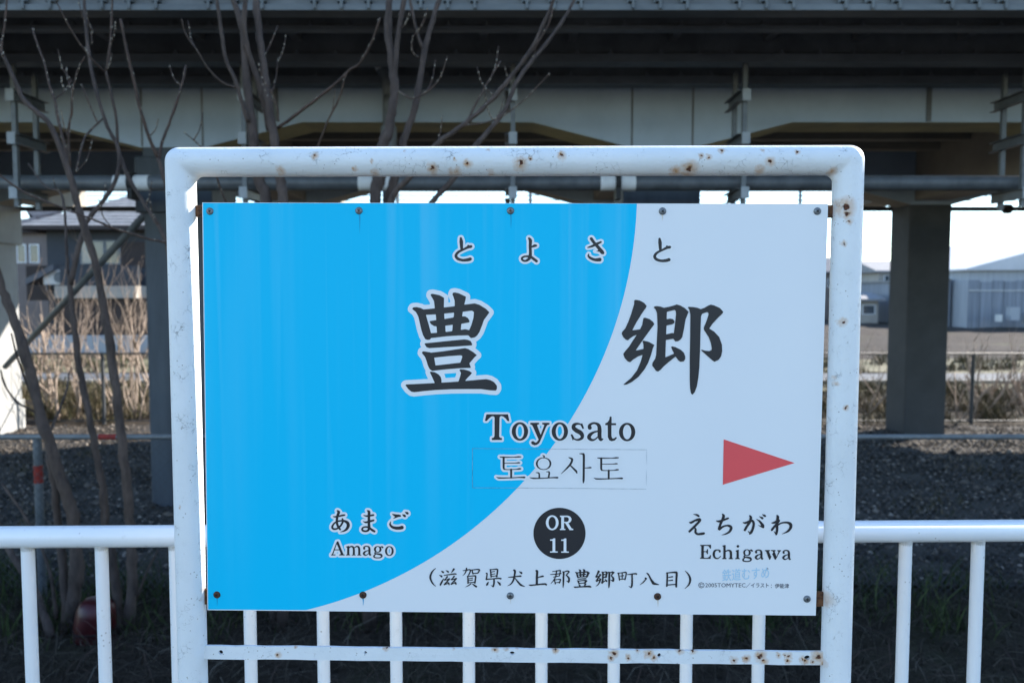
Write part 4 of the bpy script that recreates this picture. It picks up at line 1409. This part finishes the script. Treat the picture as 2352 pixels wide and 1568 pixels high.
G_SATO = [
    p((330, 140), (350, 132), (400, 140), (460, 170), (500, 215), (490, 240), (440, 310), (360, 440), (303, 548), (410, 533), (440, 470), (455, 380), (480, 375), (540, 395), (590, 435), (605, 465), (570, 510), (520, 580), (440, 690), (348, 825), (457, 800), (455, 740), (443, 692), (460, 688), (530, 705), (606, 748), (585, 790), (560, 880), (520, 990), (470, 1080), (390, 1180), (300, 1250), (230, 1285), (178, 1290), (190, 1278), (290, 1195), (370, 1090), (420, 970), (445, 880), (380, 905), (310, 950), (275, 983), (240, 970), (200, 925), (180, 870), (200, 840), (260, 770), (310, 690), (367, 607), (320, 625), (270, 660), (245, 684), (215, 675), (180, 640), (160, 600), (165, 570), (210, 520), (250, 430), (290, 320), (330, 190)),
    p((597, 240), (605, 222), (640, 217), (690, 225), (738, 242), (775, 270), (775, 296), (770, 485), (765, 603), (762, 680), (754, 917), (875, 865), (893, 905), (800, 980), (730, 1040), (690, 1085), (655, 1110), (625, 1098), (600, 1060), (575, 1030), (580, 990), (615, 935), (630, 880), (638, 700), (648, 500), (645, 380), (640, 310), (620, 260)),
    p((730, 242), (800, 228), (870, 210), (910, 195), (960, 210), (1020, 245), (1072, 295), (1060, 325), (1030, 400), (1010, 520), (985, 640), (960, 675), (930, 695), (890, 700), (865, 664), (870, 585), (885, 480), (900, 330), (897, 285), (880, 270), (775, 297), (740, 300)),
    p((760, 400), (820, 388), (860, 397), (880, 425), (875, 450), (850, 465), (760, 485)),
    p((755, 605), (850, 583), (880, 595), (880, 660), (755, 680)),
    p((833, 775), (845, 766), (890, 775), (960, 810), (1005, 850), (1025, 900), (1025, 940), (1005, 970), (960, 977), (930, 955), (893, 905), (875, 865), (850, 815)),
    p((1062, 235), (1070, 227), (1130, 230), (1190, 240), (1240, 260), (1255, 325), (1240, 360), (1235, 520), (1228, 810), (1218, 1050), (1205, 1190), (1185, 1310), (1155, 1390), (1125, 1425), (1105, 1410), (1092, 1340), (1087, 1200), (1088, 900), (1093, 600), (1095, 400), (1095, 330), (1080, 265)),
    p((1230, 262), (1290, 240), (1340, 210), (1375, 197), (1420, 208), (1500, 245), (1546, 298), (1530, 322), (1460, 390), (1400, 455), (1352, 523), (1420, 565), (1490, 640), (1525, 740), (1530, 830), (1515, 900), (1480, 950), (1425, 976), (1400, 960), (1320, 890), (1242, 820), (1245, 810), (1300, 825), (1355, 830), (1385, 815), (1387, 790), (1375, 720), (1345, 640), (1280, 540), (1280, 510), (1320, 410), (1345, 330), (1338, 303), (1320, 300), (1250, 325))]
lettering('lettering', 'very large brush kanji on the blue field', [xf(G_YUTAKA, 1580, 1120, .3188)], 17.5, 2.5)
lettering('lettering', 'very large brush kanji on the white field', [xf(G_SATO, 2440, 1160, .2934)], 0, 2.5)

TO = [s((196, 78, 22), (200, 110, 34), (202, 150, 29), (205, 185, 25)), s((292, 155, 26), (268, 160, 26), (215, 186, 19), (172, 208, 23), (150, 240, 27), (165, 268, 27), (210, 283, 25), (260, 280, 30), (284, 273, 31)), p((255, 150), (262, 137), (303, 158), (285, 172))]
YO = [s((838, 78, 20), (850, 100, 32), (848, 150, 27), (850, 200, 27), (848, 240, 30), (838, 270, 27), (805, 290, 20), (775, 282, 18), (772, 262, 19), (800, 248, 17), (850, 252, 24), (885, 275, 26), (908, 292, 26)), s((865, 158, 16), (890, 148, 26), (905, 146, 18))]
SA = [s((1390, 164, 10), (1430, 152, 21), (1480, 128, 24), (1513, 113, 18)), s((1423, 82, 28), (1450, 120, 27), (1490, 165, 30), (1522, 205, 36), (1532, 215, 28)), p((1458, 200), (1500, 205), (1530, 228), (1545, 210), (1500, 180), (1480, 196)), s((1399, 225, 8), (1396, 245, 18), (1420, 266, 24), (1460, 280, 27), (1502, 278, 35))]
KC = (1760, 920, .4253)
lettering('lettering', 'small hiragana row above the large kanji', [xf(TO, *KC), xf(YO, *KC), xf(SA, *KC), xf(TO, 1760 + 1869 * .4253, 920 + 6 * .4253, .4253)], 8.5, 1.7)

# roman letters, serif
A_LOW = [s((1040, 1133, 50), (1035, 1105, 34), (1070, 1080, 26), (1110, 1077, 26), (1150, 1100, 42), (1163, 1150, 50), (1163, 1240, 50), (1178, 1283, 36), (1203, 1275, 16)), s((1140, 1177, 18), (1090, 1190, 26), (1045, 1220, 44), (1030, 1255, 48), (1060, 1285, 32), (1100, 1282, 20), (1140, 1250, 16))]
T_ = [p((265, 112), (532, 112), (549, 196), (527, 196), (505, 165), (475, 140), (445, 132), (428, 150), (425, 300), (423, 385), (435, 402), (457, 405), (457, 430), (332, 430), (332, 405), (355, 400), (365, 380), (366, 250), (366, 150), (350, 135), (325, 140), (295, 165), (270, 194), (247, 194))]
O_ = [o(680, 324, 101, 114, 51, 90)]
Y_ = [p((808, 216), (917, 216), (917, 236), (895, 240), (893, 250), (937, 365), (982, 245), (970, 238), (955, 235), (955, 216), (1047, 216), (1047, 236), (1020, 245), (1005, 265), (950, 400), (920, 465), (890, 490), (860, 495), (832, 485), (818, 462), (825, 447), (845, 443), (860, 455), (875, 462), (890, 455), (912, 425), (905, 410), (840, 262), (828, 243), (808, 238))]
S_ = [s((1455, 268, 14), (1442, 246, 14), (1420, 232, 20), (1385, 229, 28), (1350, 245, 42), (1345, 280, 50), (1380, 312, 54), (1430, 340, 54), (1452, 375, 46), (1443, 408, 36), (1400, 427, 25), (1360, 420, 18), (1335, 395, 14), (1320, 365, 12)), p((1450, 220), (1475, 287), (1455, 293), (1430, 245), (1438, 230)), p((1307, 362), (1328, 357), (1352, 402), (1335, 442))]
TT_ = [p((1792, 140), (1815, 140), (1815, 222), (1870, 222), (1870, 246), (1813, 246), (1813, 380), (1822, 408), (1840, 412), (1870, 392), (1882, 402), (1855, 435), (1815, 445), (1785, 432), (1768, 395), (1766, 246), (1735, 246), (1735, 224), (1765, 210), (1785, 180))]
KD = (1860, 1620, .32315)
a_big = xf(A_LOW, 1860 + (1510 - 1005 * .985) * .32315, 1620 + (214 - 1068 * .985) * .32315, .985 * .32315)
toyosato = [xf(T_, *KD), xf(O_, *KD), xf(Y_, *KD), xf([o(1174, 325, 101, 114, 51, 90)], *KD), xf(S_, *KD), a_big, xf(TT_, *KD), xf([o(2007, 331, 101, 114, 51, 90)], *KD)]
lettering('lettering', 'large serif romanised station name below the kanji', toyosato, 8.2, 1.8)
TOK = [s((432, 638, 10), (470, 642, 16), (600, 642, 11), (660, 638, 19), (690, 637, 14)), s((478, 645, 26), (478, 720, 25), (478, 770, 25), (485, 790, 20)), s((490, 716, 9), (620, 714, 11), (660, 711, 18), (678, 711, 13)), s((485, 790, 15), (520, 795, 11), (630, 792, 11), (670, 786, 21), (690, 785, 15)), s((571, 795, 25), (571, 895, 23)), s((388, 886, 5), (425, 898, 19), (560, 897, 13), (680, 892, 15), (730, 892, 23), (742, 892, 14))]
YOK = [o(973, 722, 96, 78, 73, 68), s((962, 620, 9), (980, 630, 18), (975, 650, 15)), s((877, 832, 8), (915, 840, 18), (920, 890, 21), (922, 898, 21)), s((1007, 822, 8), (1042, 828, 19), (1035, 895, 21)), s((797, 893, 5), (850, 903, 19), (960, 902, 13), (1080, 895, 15), (1140, 895, 23), (1150, 895, 13))]
SAK = [s((1284, 645, 10), (1325, 668, 28), (1310, 720, 26), (1260, 780, 20), (1186, 852, 4)), s((1295, 735, 14), (1340, 780, 22), (1375, 815, 26), (1385, 838, 15)), s((1417, 598, 8), (1455, 602, 20), (1470, 620, 29), (1470, 760, 27), (1468, 920, 27), (1463, 962, 10)), s((1480, 776, 9), (1520, 774, 13), (1550, 771, 21), (1562, 772, 13))]
lettering('lettering', 'thin korean station name inside a clear sticker', [xf(TOK, *KD), xf(YOK, *KD), xf(SAK, *KD), xf(TOK, 1860 + 1208 * .32315, 1620 + 12 * .32315, .32315)], 8.0, 1.7)
lettering('sticker_edge', 'thin dirty edge of the clear rectangular sticker', [xf([s((92, 535, 4), (1100, 541, 4)), s((1100, 541, 4), (2250, 550, 4)), s((2250, 550, 3), (2243, 1037, 3)), s((2243, 1037, 4), (1100, 1024, 4)), s((1100, 1024, 4), (92, 1020, 4)), s((92, 1020, 4), (92, 535, 4))], *KD)], 0, 1.2, M['sticker'], PO + 0.0011)

KE = (1280, 2000, .17005)
AJ = [s((307, 380, 14), (360, 385, 38), (450, 370, 40), (540, 350, 44), (577, 345, 36)), s((410, 242, 34), (440, 280, 68), (415, 350, 56), (398, 450, 56), (400, 540, 54), (430, 620, 54), (473, 682, 44)), s((525, 432, 34), (540, 480, 50), (520, 540, 44), (480, 600, 44), (420, 655, 40), (350, 675, 44), (295, 655, 46), (290, 610, 46), (330, 545, 38), (400, 497, 36), (480, 480, 36), (560, 480, 48), (640, 520, 70), (665, 590, 76), (630, 670, 60), (560, 720, 38), (470, 745, 6))]
MA = [s((1115, 240, 26), (1152, 275, 66), (1150, 400, 60), (1150, 550, 62), (1155, 640, 64), (1135, 700, 50), (1075, 725, 44), (1010, 710, 48), (990, 670, 40), (1030, 632, 38), (1100, 624, 40), (1170, 655, 50), (1240, 705, 56), (1280, 728, 50)), s((1025, 352, 16), (1100, 368, 40), (1200, 355, 44), (1255, 345, 44)), s((1018, 495, 16), (1080, 515, 44), (1180, 490, 50), (1260, 468, 44))]
GO = [s((1705, 322, 18), (1760, 350, 54), (1850, 360, 56), (1885, 365, 42)), s((1850, 375, 30), (1780, 395, 36), (1720, 430, 8)), s((1668, 495, 10), (1648, 560, 40), (1690, 620, 56), (1780, 650, 70), (1870, 650, 76), (1928, 637, 84)), s((1937, 330, 10), (1985, 360, 60), (2000, 375, 42)), s((1997, 270, 10), (2050, 300, 60), (2063, 313, 42))]
lettering('lettering', 'hiragana name of the previous station on the blue field', [xf(AJ, *KE), xf(MA, *KE), xf(GO, *KE)], 8.6, 1.7)
AM = [[s((402, 978, 18), (345, 1130, 22), (292, 1280, 28)), p((395, 968), (430, 962), (550, 1265), (580, 1272), (580, 1293), (452, 1293), (452, 1272), (480, 1265), (487, 1250), (390, 1010)), p((262, 1272), (362, 1270), (362, 1292), (260, 1292)), p((345, 1152), (450, 1152), (455, 1172), (338, 1172))],
      [p((610, 1085), (690, 1065), (690, 1265), (710, 1278), (710, 1292), (612, 1292), (612, 1278), (638, 1265), (638, 1105), (612, 1100)), s((690, 1110, 22), (730, 1082, 32), (775, 1097, 44), (795, 1150, 50), (795, 1268, 50)), p((745, 1275), (840, 1275), (840, 1293), (745, 1293)), s((820, 1105, 22), (860, 1082, 32), (905, 1097, 44), (922, 1150, 50), (922, 1270, 50)), p((878, 1275), (973, 1277), (973, 1295), (878, 1295))],
      A_LOW,
      [o(1357, 1150, 90, 78, 42, 60), s((1430, 1095, 22), (1455, 1085, 24), (1473, 1105, 40)), s((1300, 1215, 24), (1290, 1245, 30), (1350, 1258, 36), (1430, 1275, 48), (1453, 1310, 40), (1420, 1343, 28), (1350, 1350, 24), (1285, 1340, 30), (1268, 1310, 36), (1300, 1270, 24))],
      [o(1631, 1190, 103, 116, 55, 94)]]
lettering('lettering', 'serif romanised name of the previous station', [xf(g, *KE) for g in AM], 8.4, 1.6)

KF = (2080, 2000, .1658)
lettering('code_disc', 'black disc carrying the station number', [xf([o(953, 795, 628, 617, 0, 0)], *KF)], 0, 3.0, M['ink'], PO + 0.0006)
ONE = [p((725, 940), (775, 938), (810, 915), (850, 912), (850, 1220), (865, 1228), (910, 1228), (910, 1257), (725, 1257), (725, 1228), (770, 1228), (785, 1220), (785, 972), (725, 972))]
RR = [p((965, 367), (1130, 367), (1130, 402), (1062, 402), (1062, 680), (1095, 685), (1095, 714), (962, 714), (962, 685), (995, 680), (995, 402), (965, 398)), s((1062, 385, 34), (1140, 385, 36), (1192, 412, 54), (1210, 458, 66), (1190, 508, 54), (1140, 530, 32), (1062, 530, 30)), p((1085, 540), (1160, 535), (1235, 660), (1250, 680), (1285, 685), (1285, 716), (1195, 716))]
lettering('lettering', 'white serif station number on the black disc', [xf([o(777, 538, 153, 180, 88, 142)], *KF), xf(RR, *KF), xf(ONE, *KF), xf(ONE, 2080 + 268 * .1658, 2000 + 3 * .1658, .1658)], 0, 1.6, M['white_print'], PO + 0.0011)

KG = (2720, 2020, .22958)
EE = [[s((237, 155, 10), (290, 165, 32), (323, 185, 38)), s((162, 293, 14), (195, 300, 40), (260, 265, 34), (330, 245, 50), (348, 265, 38), (290, 330, 40), (220, 400, 40), (165, 453, 38)), s((255, 385, 20), (272, 420, 36), (270, 470, 40), (310, 500, 36), (370, 495, 44), (413, 488, 42))],
      [s((638, 270, 18), (680, 278, 38), (770, 250, 36), (838, 225, 32)), s((742, 155, 24), (760, 185, 50), (740, 250, 44), (700, 340, 40), (680, 410, 42)), s((690, 423, 30), (740, 375, 34), (810, 352, 28), (870, 362, 44), (892, 400, 48), (860, 460, 38), (790, 500, 24), (720, 518, 4))],
      [s((1097, 298, 14), (1140, 305, 36), (1210, 275, 34), (1262, 270, 40), (1285, 320, 42), (1270, 400, 44), (1240, 470, 44), (1215, 498, 26)), p((1170, 430), (1210, 462), (1250, 470), (1220, 510)), s((1217, 180, 26), (1235, 215, 46), (1215, 290, 44), (1170, 360, 40), (1130, 430, 40)), s((1330, 237, 6), (1390, 280, 34), (1440, 345, 50), (1450, 380, 36)), p((1352, 340), (1405, 352), (1440, 345), (1450, 395), (1420, 385)), s((1384, 192, 8), (1430, 220, 40), (1440, 228, 26)), s((1432, 155, 8), (1475, 180, 40), (1487, 190, 26))],
      [s((1692, 178, 26), (1705, 205, 48), (1690, 300, 44), (1692, 420, 44), (1680, 490, 40), (1672, 515, 14)), p((1625, 440), (1665, 470), (1690, 490), (1672, 518)), s((1597, 305, 14), (1640, 300, 38), (1720, 262, 44)), s((1730, 268, 28), (1680, 330, 40), (1620, 400, 40), (1602, 428, 36)), s((1700, 350, 24), (1760, 310, 26), (1850, 297, 32), (1920, 322, 52), (1930, 380, 50), (1880, 450, 36), (1770, 503, 4))]]
lettering('lettering', 'hiragana name of the next station on the white field', [xf(g, *KG) for g in EE], 0, 1.6)
A_S = lambda ox, oy: xf(A_LOW, 2720 + (ox - 1005 * .745) * .22958, 2020 + (oy - 1068 * .75) * .22958, .748 * .22958)
EC = [[p((350, 687), (540, 685), (541, 752), (525, 752), (505, 715), (470, 703), (415, 705), (415, 798), (455, 798), (470, 780), (470, 760), (487, 760), (487, 848), (470, 848), (465, 825), (450, 812), (415, 812), (415, 900), (430, 912), (480, 912), (515, 890), (525, 865), (541, 865), (533, 930), (348, 928), (348, 912), (370, 905), (372, 720), (365, 705), (350, 700))],
      [s((692, 802, 36), (690, 785, 26), (650, 774, 18), (605, 795, 34), (588, 850, 42), (605, 905, 32), (650, 925, 20), (690, 905, 14), (708, 882, 12))],
      [p((738, 700), (795, 687), (795, 790), (795, 915), (812, 920), (812, 935), (735, 935), (735, 920), (755, 912), (757, 720), (740, 712)), s((795, 802, 16), (840, 782, 24), (880, 800, 38), (888, 850, 40), (888, 918, 40)), p((848, 918), (926, 920), (926, 936), (848, 935))],
      [p((970, 787), (1024, 768), (1025, 915), (1045, 922), (1045, 936), (962, 936), (962, 922), (985, 915), (985, 805), (970, 800)), o(1009, 712, 23, 23, 0, 0)],
      [o(1167, 822, 66, 58, 33, 46), s((1220, 785, 16), (1240, 775, 20), (1255, 790, 32)), s((1125, 872, 18), (1118, 895, 22), (1160, 905, 26), (1220, 915, 36), (1238, 945, 30), (1210, 970, 20), (1160, 976, 18), (1112, 968, 22), (1098, 945, 26), (1125, 912, 18))],
      [p((1480, 777), (1568, 777), (1568, 793), (1548, 800), (1588, 893), (1625, 815), (1612, 795), (1585, 793), (1585, 777), (1665, 777), (1665, 795), (1647, 800), (1683, 895), (1718, 802), (1697, 795), (1697, 778), (1760, 780), (1760, 795), (1742, 803), (1668, 945), (1652, 945), (1610, 852), (1570, 945), (1555, 945), (1500, 800), (1480, 793))]]
lettering('lettering', 'serif romanised name of the next station', [xf(g, *KG) for g in EC] + [A_S(1298, 772), A_S(1778, 778)], 0, 1.5)
mb = MB(); fan(mb, [(2894.7, 1756), (3178.8, 1850.5), (2891.4, 1937.4)], PO + 0.0006)
ar = mb.build('arrow', M['red_print'], panel); ar['label'] = 'red triangular arrow'

K1 = (1680, 2240, .2466, .2465); K2 = (2240, 2240, .2381, .2381)
GEN = [s((442, 264, 26), (415, 300, 18), (394, 312, 14)), s((392, 318, 16), (430, 315, 14), (473, 300, 26)), s((475, 300, 26), (440, 340, 20), (396, 390, 24)), s((395, 392, 22), (430, 380, 14), (465, 372, 14)), s((440, 345, 8), (465, 370, 26), (472, 392, 20))]
AD1 = [[s((258, 125, 6), (200, 180, 24), (166, 270, 32), (200, 365, 24), (258, 423, 6))],
       [s((345, 170, 8), (370, 188, 30), (380, 196, 20)), s((315, 238, 8), (345, 255, 32), (352, 265, 22)), s((385, 290, 6), (355, 345, 28), (332, 392, 26), (330, 410, 8)), s((420, 162, 8), (450, 180, 28), (460, 192, 18)), s((548, 142, 32), (530, 170, 22), (505, 202, 6)), s((390, 242, 14), (470, 230, 20), (560, 218, 24), (585, 222, 20))] + GEN + xf(GEN, 112, -6, 1),
       [s((695, 165, 10), (740, 160, 18), (800, 150, 20), (818, 160, 22), (805, 205, 18), (787, 236, 18)), s((755, 128, 22), (748, 170, 20), (725, 215, 16), (690, 250, 4)), s((842, 152, 18), (858, 215, 22)), s((840, 155, 16), (900, 148, 18), (952, 148, 24), (963, 162, 22), (937, 205, 20)), s((860, 212, 14), (937, 205, 16)),
        s((772, 255, 20), (778, 310, 22), (778, 370, 22)), s((775, 258, 16), (840, 252, 16), (890, 250, 24), (902, 265, 24), (895, 330, 24), (890, 368, 22)), s((790, 298, 12), (850, 285, 18)), s((790, 328, 12), (850, 316, 18)), s((785, 362, 14), (890, 352, 16)), s((825, 380, 18), (780, 410, 16), (732, 434, 4)), s((848, 378, 8), (885, 405, 28), (912, 425, 28))],
       [s((1137, 147, 16), (1148, 200, 24), (1152, 270, 20)), s((1140, 150, 16), (1200, 145, 16), (1245, 142, 24), (1258, 157, 24), (1252, 210, 24), (1245, 265, 22)), s((1165, 185, 12), (1210, 178, 16)), s((1165, 225, 12), (1212, 217, 16)), s((1155, 258, 14), (1245, 250, 16)), s((1075, 207, 20), (1088, 217, 20), (1080, 280, 22), (1074, 308, 22)), s((1074, 306, 22), (1160, 300, 18), (1270, 290, 20), (1308, 296, 28)), s((1200, 305, 24), (1200, 370, 28), (1190, 415, 28), (1186, 430, 10)), p((1138, 395), (1175, 410), (1200, 425), (1185, 437)), s((1110, 350, 12), (1090, 385, 34), (1080, 403, 18)), s((1252, 340, 8), (1285, 370, 34), (1300, 398, 24))],
       [s((1432, 272, 12), (1500, 268, 22), (1580, 258, 20), (1632, 253, 28)), s((1525, 157, 28), (1540, 175, 30), (1530, 260, 28), (1510, 330, 26), (1470, 385, 18), (1415, 416, 4)), s((1540, 285, 12), (1590, 350, 26), (1640, 400, 32), (1700, 422, 8)), s((1607, 180, 8), (1640, 200, 34), (1648, 210, 24))],
       [s((1887, 168, 30), (1900, 182, 36), (1895, 280, 36), (1895, 385, 36)), s((1915, 275, 16), (1960, 263, 24), (1995, 256, 28)), s((1767, 395, 10), (1800, 402, 24), (1900, 393, 22), (2020, 382, 28), (2047, 392, 28))],
       [s((2150, 180, 12), (2210, 172, 14), (2268, 163, 22), (2275, 180, 20), (2262, 240, 18)), s((2115, 228, 12), (2200, 222, 14), (2290, 211, 16)), s((2165, 270, 12), (2262, 251, 14)), s((2215, 167, 18), (2205, 240, 18), (2170, 320, 16), (2115, 382, 4)), s((2182, 320, 16), (2195, 378, 20)), s((2185, 315, 14), (2250, 306, 16), (2278, 312, 22), (2262, 365, 18)), s((2195, 362, 12), (2265, 353, 14))]]
AD2 = [[s((50, 190, 22), (62, 210, 30), (58, 300, 28), (55, 400, 26), (52, 460, 8)), s((65, 194, 14), (120, 177, 22), (150, 191, 24), (105, 245, 18)), s((105, 245, 18), (148, 295, 32), (150, 345, 34), (140, 368, 20)), p((88, 328), (125, 345), (150, 340), (148, 378))],
       xf(G_YUTAKA, 228 - 130 * .261, 145 - 155 * .2536, .261, .2536), xf(G_SATO, 592 - 160 * .2352, 165 - 132 * .2336, .2352, .2336),
       [s((972, 212, 18), (985, 235, 22), (998, 320, 22), (1000, 332, 14)), s((975, 213, 14), (1040, 206, 16), (1098, 199, 24), (1113, 215, 22), (1100, 290, 20), (1092, 323, 20)), s((1045, 205, 18), (1045, 318, 16)), s((1012, 262, 12), (1070, 255, 16)), s((998, 318, 14), (1090, 309, 16)), s((1130, 238, 10), (1180, 232, 20), (1268, 221, 24), (1283, 229, 26)), s((1210, 230, 26), (1212, 340, 28), (1208, 420, 32), (1196, 457, 16)), p((1142, 425), (1185, 440), (1220, 430), (1195, 467))],
       [s((1435, 298, 28), (1448, 308, 22), (1400, 365, 20), (1340, 413, 4)), p((1447, 210), (1460, 203), (1490, 220), (1540, 310), (1590, 370), (1672, 405), (1660, 412), (1575, 410), (1550, 398), (1520, 340), (1480, 250))],
       [s((1793, 208, 20), (1802, 240, 28), (1800, 350, 28), (1795, 428, 30)), s((1800, 210, 20), (1870, 203, 22), (1940, 200, 32), (1960, 218, 36), (1955, 330, 34), (1952, 440, 32)), s((1825, 285, 14), (1890, 273, 22)), s((1825, 340, 14), (1890, 331, 22)), s((1800, 412, 20), (1950, 401, 20))],
       [s((2102, 172, 8), (2160, 240, 28), (2188, 320, 36), (2165, 405, 26), (2097, 475, 6))]]
lettering('lettering', 'row of small brush kanji giving the address in brackets', [xf(g, *K1) for g in AD1] + [xf(g, *K2) for g in AD2], 0, 1.4, merge=False)


def font_text(name, label, body, x0, y_base, x1, height, mat, y_base1=None, embolden=0.0):
    """text from Blender's built-in font, fitted between x0..x1 (photo px) on the base line"""
    cu = bpy.data.curves.new(name, 'FONT'); cu.body = body; cu.resolution_u = 2; cu.offset = embolden
    ob = bpy.data.objects.new('tmp', cu); COL.objects.link(ob)
    me = bpy.data.meshes.new_from_object(ob.evaluated_get(bpy.context.evaluated_depsgraph_get()))
    bpy.data.objects.remove(ob)
    xs = [v.co.x for v in me.vertices]; ys = [v.co.y for v in me.vertices]
    ax, bx, ay, by = min(xs), max(xs), min(ys), max(ys)
    mb_ = MB(); y1 = y_base1 if y_base1 is not None else y_base
    for v in me.vertices:
        u = (v.co.x - ax) / (bx - ax); w = (v.co.y - ay) / (by - ay)
        mb_.v.append(tuple(S(x0 + (x1 - x0) * u, y_base + (y1 - y_base) * u - height * w, PO + 0.0006)))
    mb_.f = [tuple(q.vertices) for q in me.polygons]
    ob = mb_.build(name, mat, panel); ob['label'] = label
    return ob


font_text('lettering', 'tiny copyright sign at the foot of the panel', '©', 2793, 2351, 2818, 24, M['grey_print'], None, 0.006)
font_text('lettering', 'tiny sans latin part of the copyright line', '2005TOMYTEC', 2821, 2347, 2982, 16.5, M['grey_print'], 2347.5, 0.0)
font_text('lettering', 'tiny katakana part of the copyright line', '／イラスト', 2984, 2349, 3075, 20, M['grey_print'], 2349.5, 0.008)
font_text('lettering', 'tiny kanji end of the copyright line', '：伊能津', 3084, 2351, 3156, 19, M['grey_print'], 2351.5, 0.008)
font_text('lettering', 'small pale blue logo lettering', '鉄道むすめ', 2889, 2324, 3077, 48, M['pale_blue_print'], 2312, 0.004)
font_text('lettering', 'tiny registered mark', '®', 3066, 2277, 3074, 8, M['grey_print'])

# ---- rust and dirt runs below some screws
M['run_white'] = mk('rust_run_on_white', (0.66, 0.58, 0.48), (0.72, 0.66, 0.58), 90, 0.5)
M['run_blue'] = mk('dirt_run_on_blue', (0.0, 0.30, 0.54), (0.0, 0.36, 0.62), 90, 0.5)
for (x, y, L, w, m) in ((1438, 858, 75, 7, 'run_blue'), (2043, 858, 62, 6, 'run_blue'), (2649, 858, 26, 7, 'run_white'), (868, 2392, 34, 5, 'run_blue'), (1452, 2393, 30, 5, 'run_white'), (2631, 2398, 32, 6, 'run_white'), (2042, 2396, 24, 3, 'run_white')):
    if m == 'run_white' and x == 1452: m = 'run_blue'
    lettering('rust_run', 'faint run of dirt below a screw', [[s((x, y, w), (x + 1, y + L * .4, w * .6), (x + .5, y + L, .6))]], 0, 1.2, M[m], PO + 0.0005)

# ---- screws
M['screw'] = mk('dull_screw_steel', (0.22, 0.235, 0.25), (0.13, 0.14, 0.15), 300, 0.45, spec=0.5, metal=0.6)
M['screw_rust'] = mk('rusty_screw', (0.10, 0.045, 0.025), (0.045, 0.025, 0.02), 300, 0.8)
SC = [(840, 845, 0), (1436, 843, 1), (2042, 843, 1), (2650, 845, 0), (3269, 845, 0), (868, 2377, 2), (1452, 2378, 2), (2041, 2381, 0), (2630, 2384, 2), (3228, 2394, 0)]
for (x, y, k) in SC:
    mb = MB(); c_ = S(x, y, PO)
    rr = 14.3 * PXM
    mb.lathe([(rr * 1.02, -0.001), (rr * 1.02, 0.0008), (rr * .86, 0.0026), (rr * .5, 0.0034), (rr * .05, 0.0036)], c_, pn, 24)
    sc_ = mb.build('screw', M['screw_rust'] if k == 2 else M['screw'], sign, smooth=True)
    mb = MB(); a = random.uniform(0, 1.5)
    u = pdir * math.cos(a) + Vector((0, 0, 1)) * math.sin(a); w = pdir * -math.sin(a) + Vector((0, 0, 1)) * math.cos(a)
    for d1, d2, h in ((u, w, 0.0), (w, u, 0.00004)):
        q = c_ + pn * (0.0037 + h)
        mb.quad(q - d1 * rr * .45 - d2 * rr * .11, q + d1 * rr * .45 - d2 * rr * .11, q + d1 * rr * .45 + d2 * rr * .11, q - d1 * rr * .45 + d2 * rr * .11)
    mb.build('cross_slot', M['hole'] if k != 1 else M['screw_rust'], sc_)
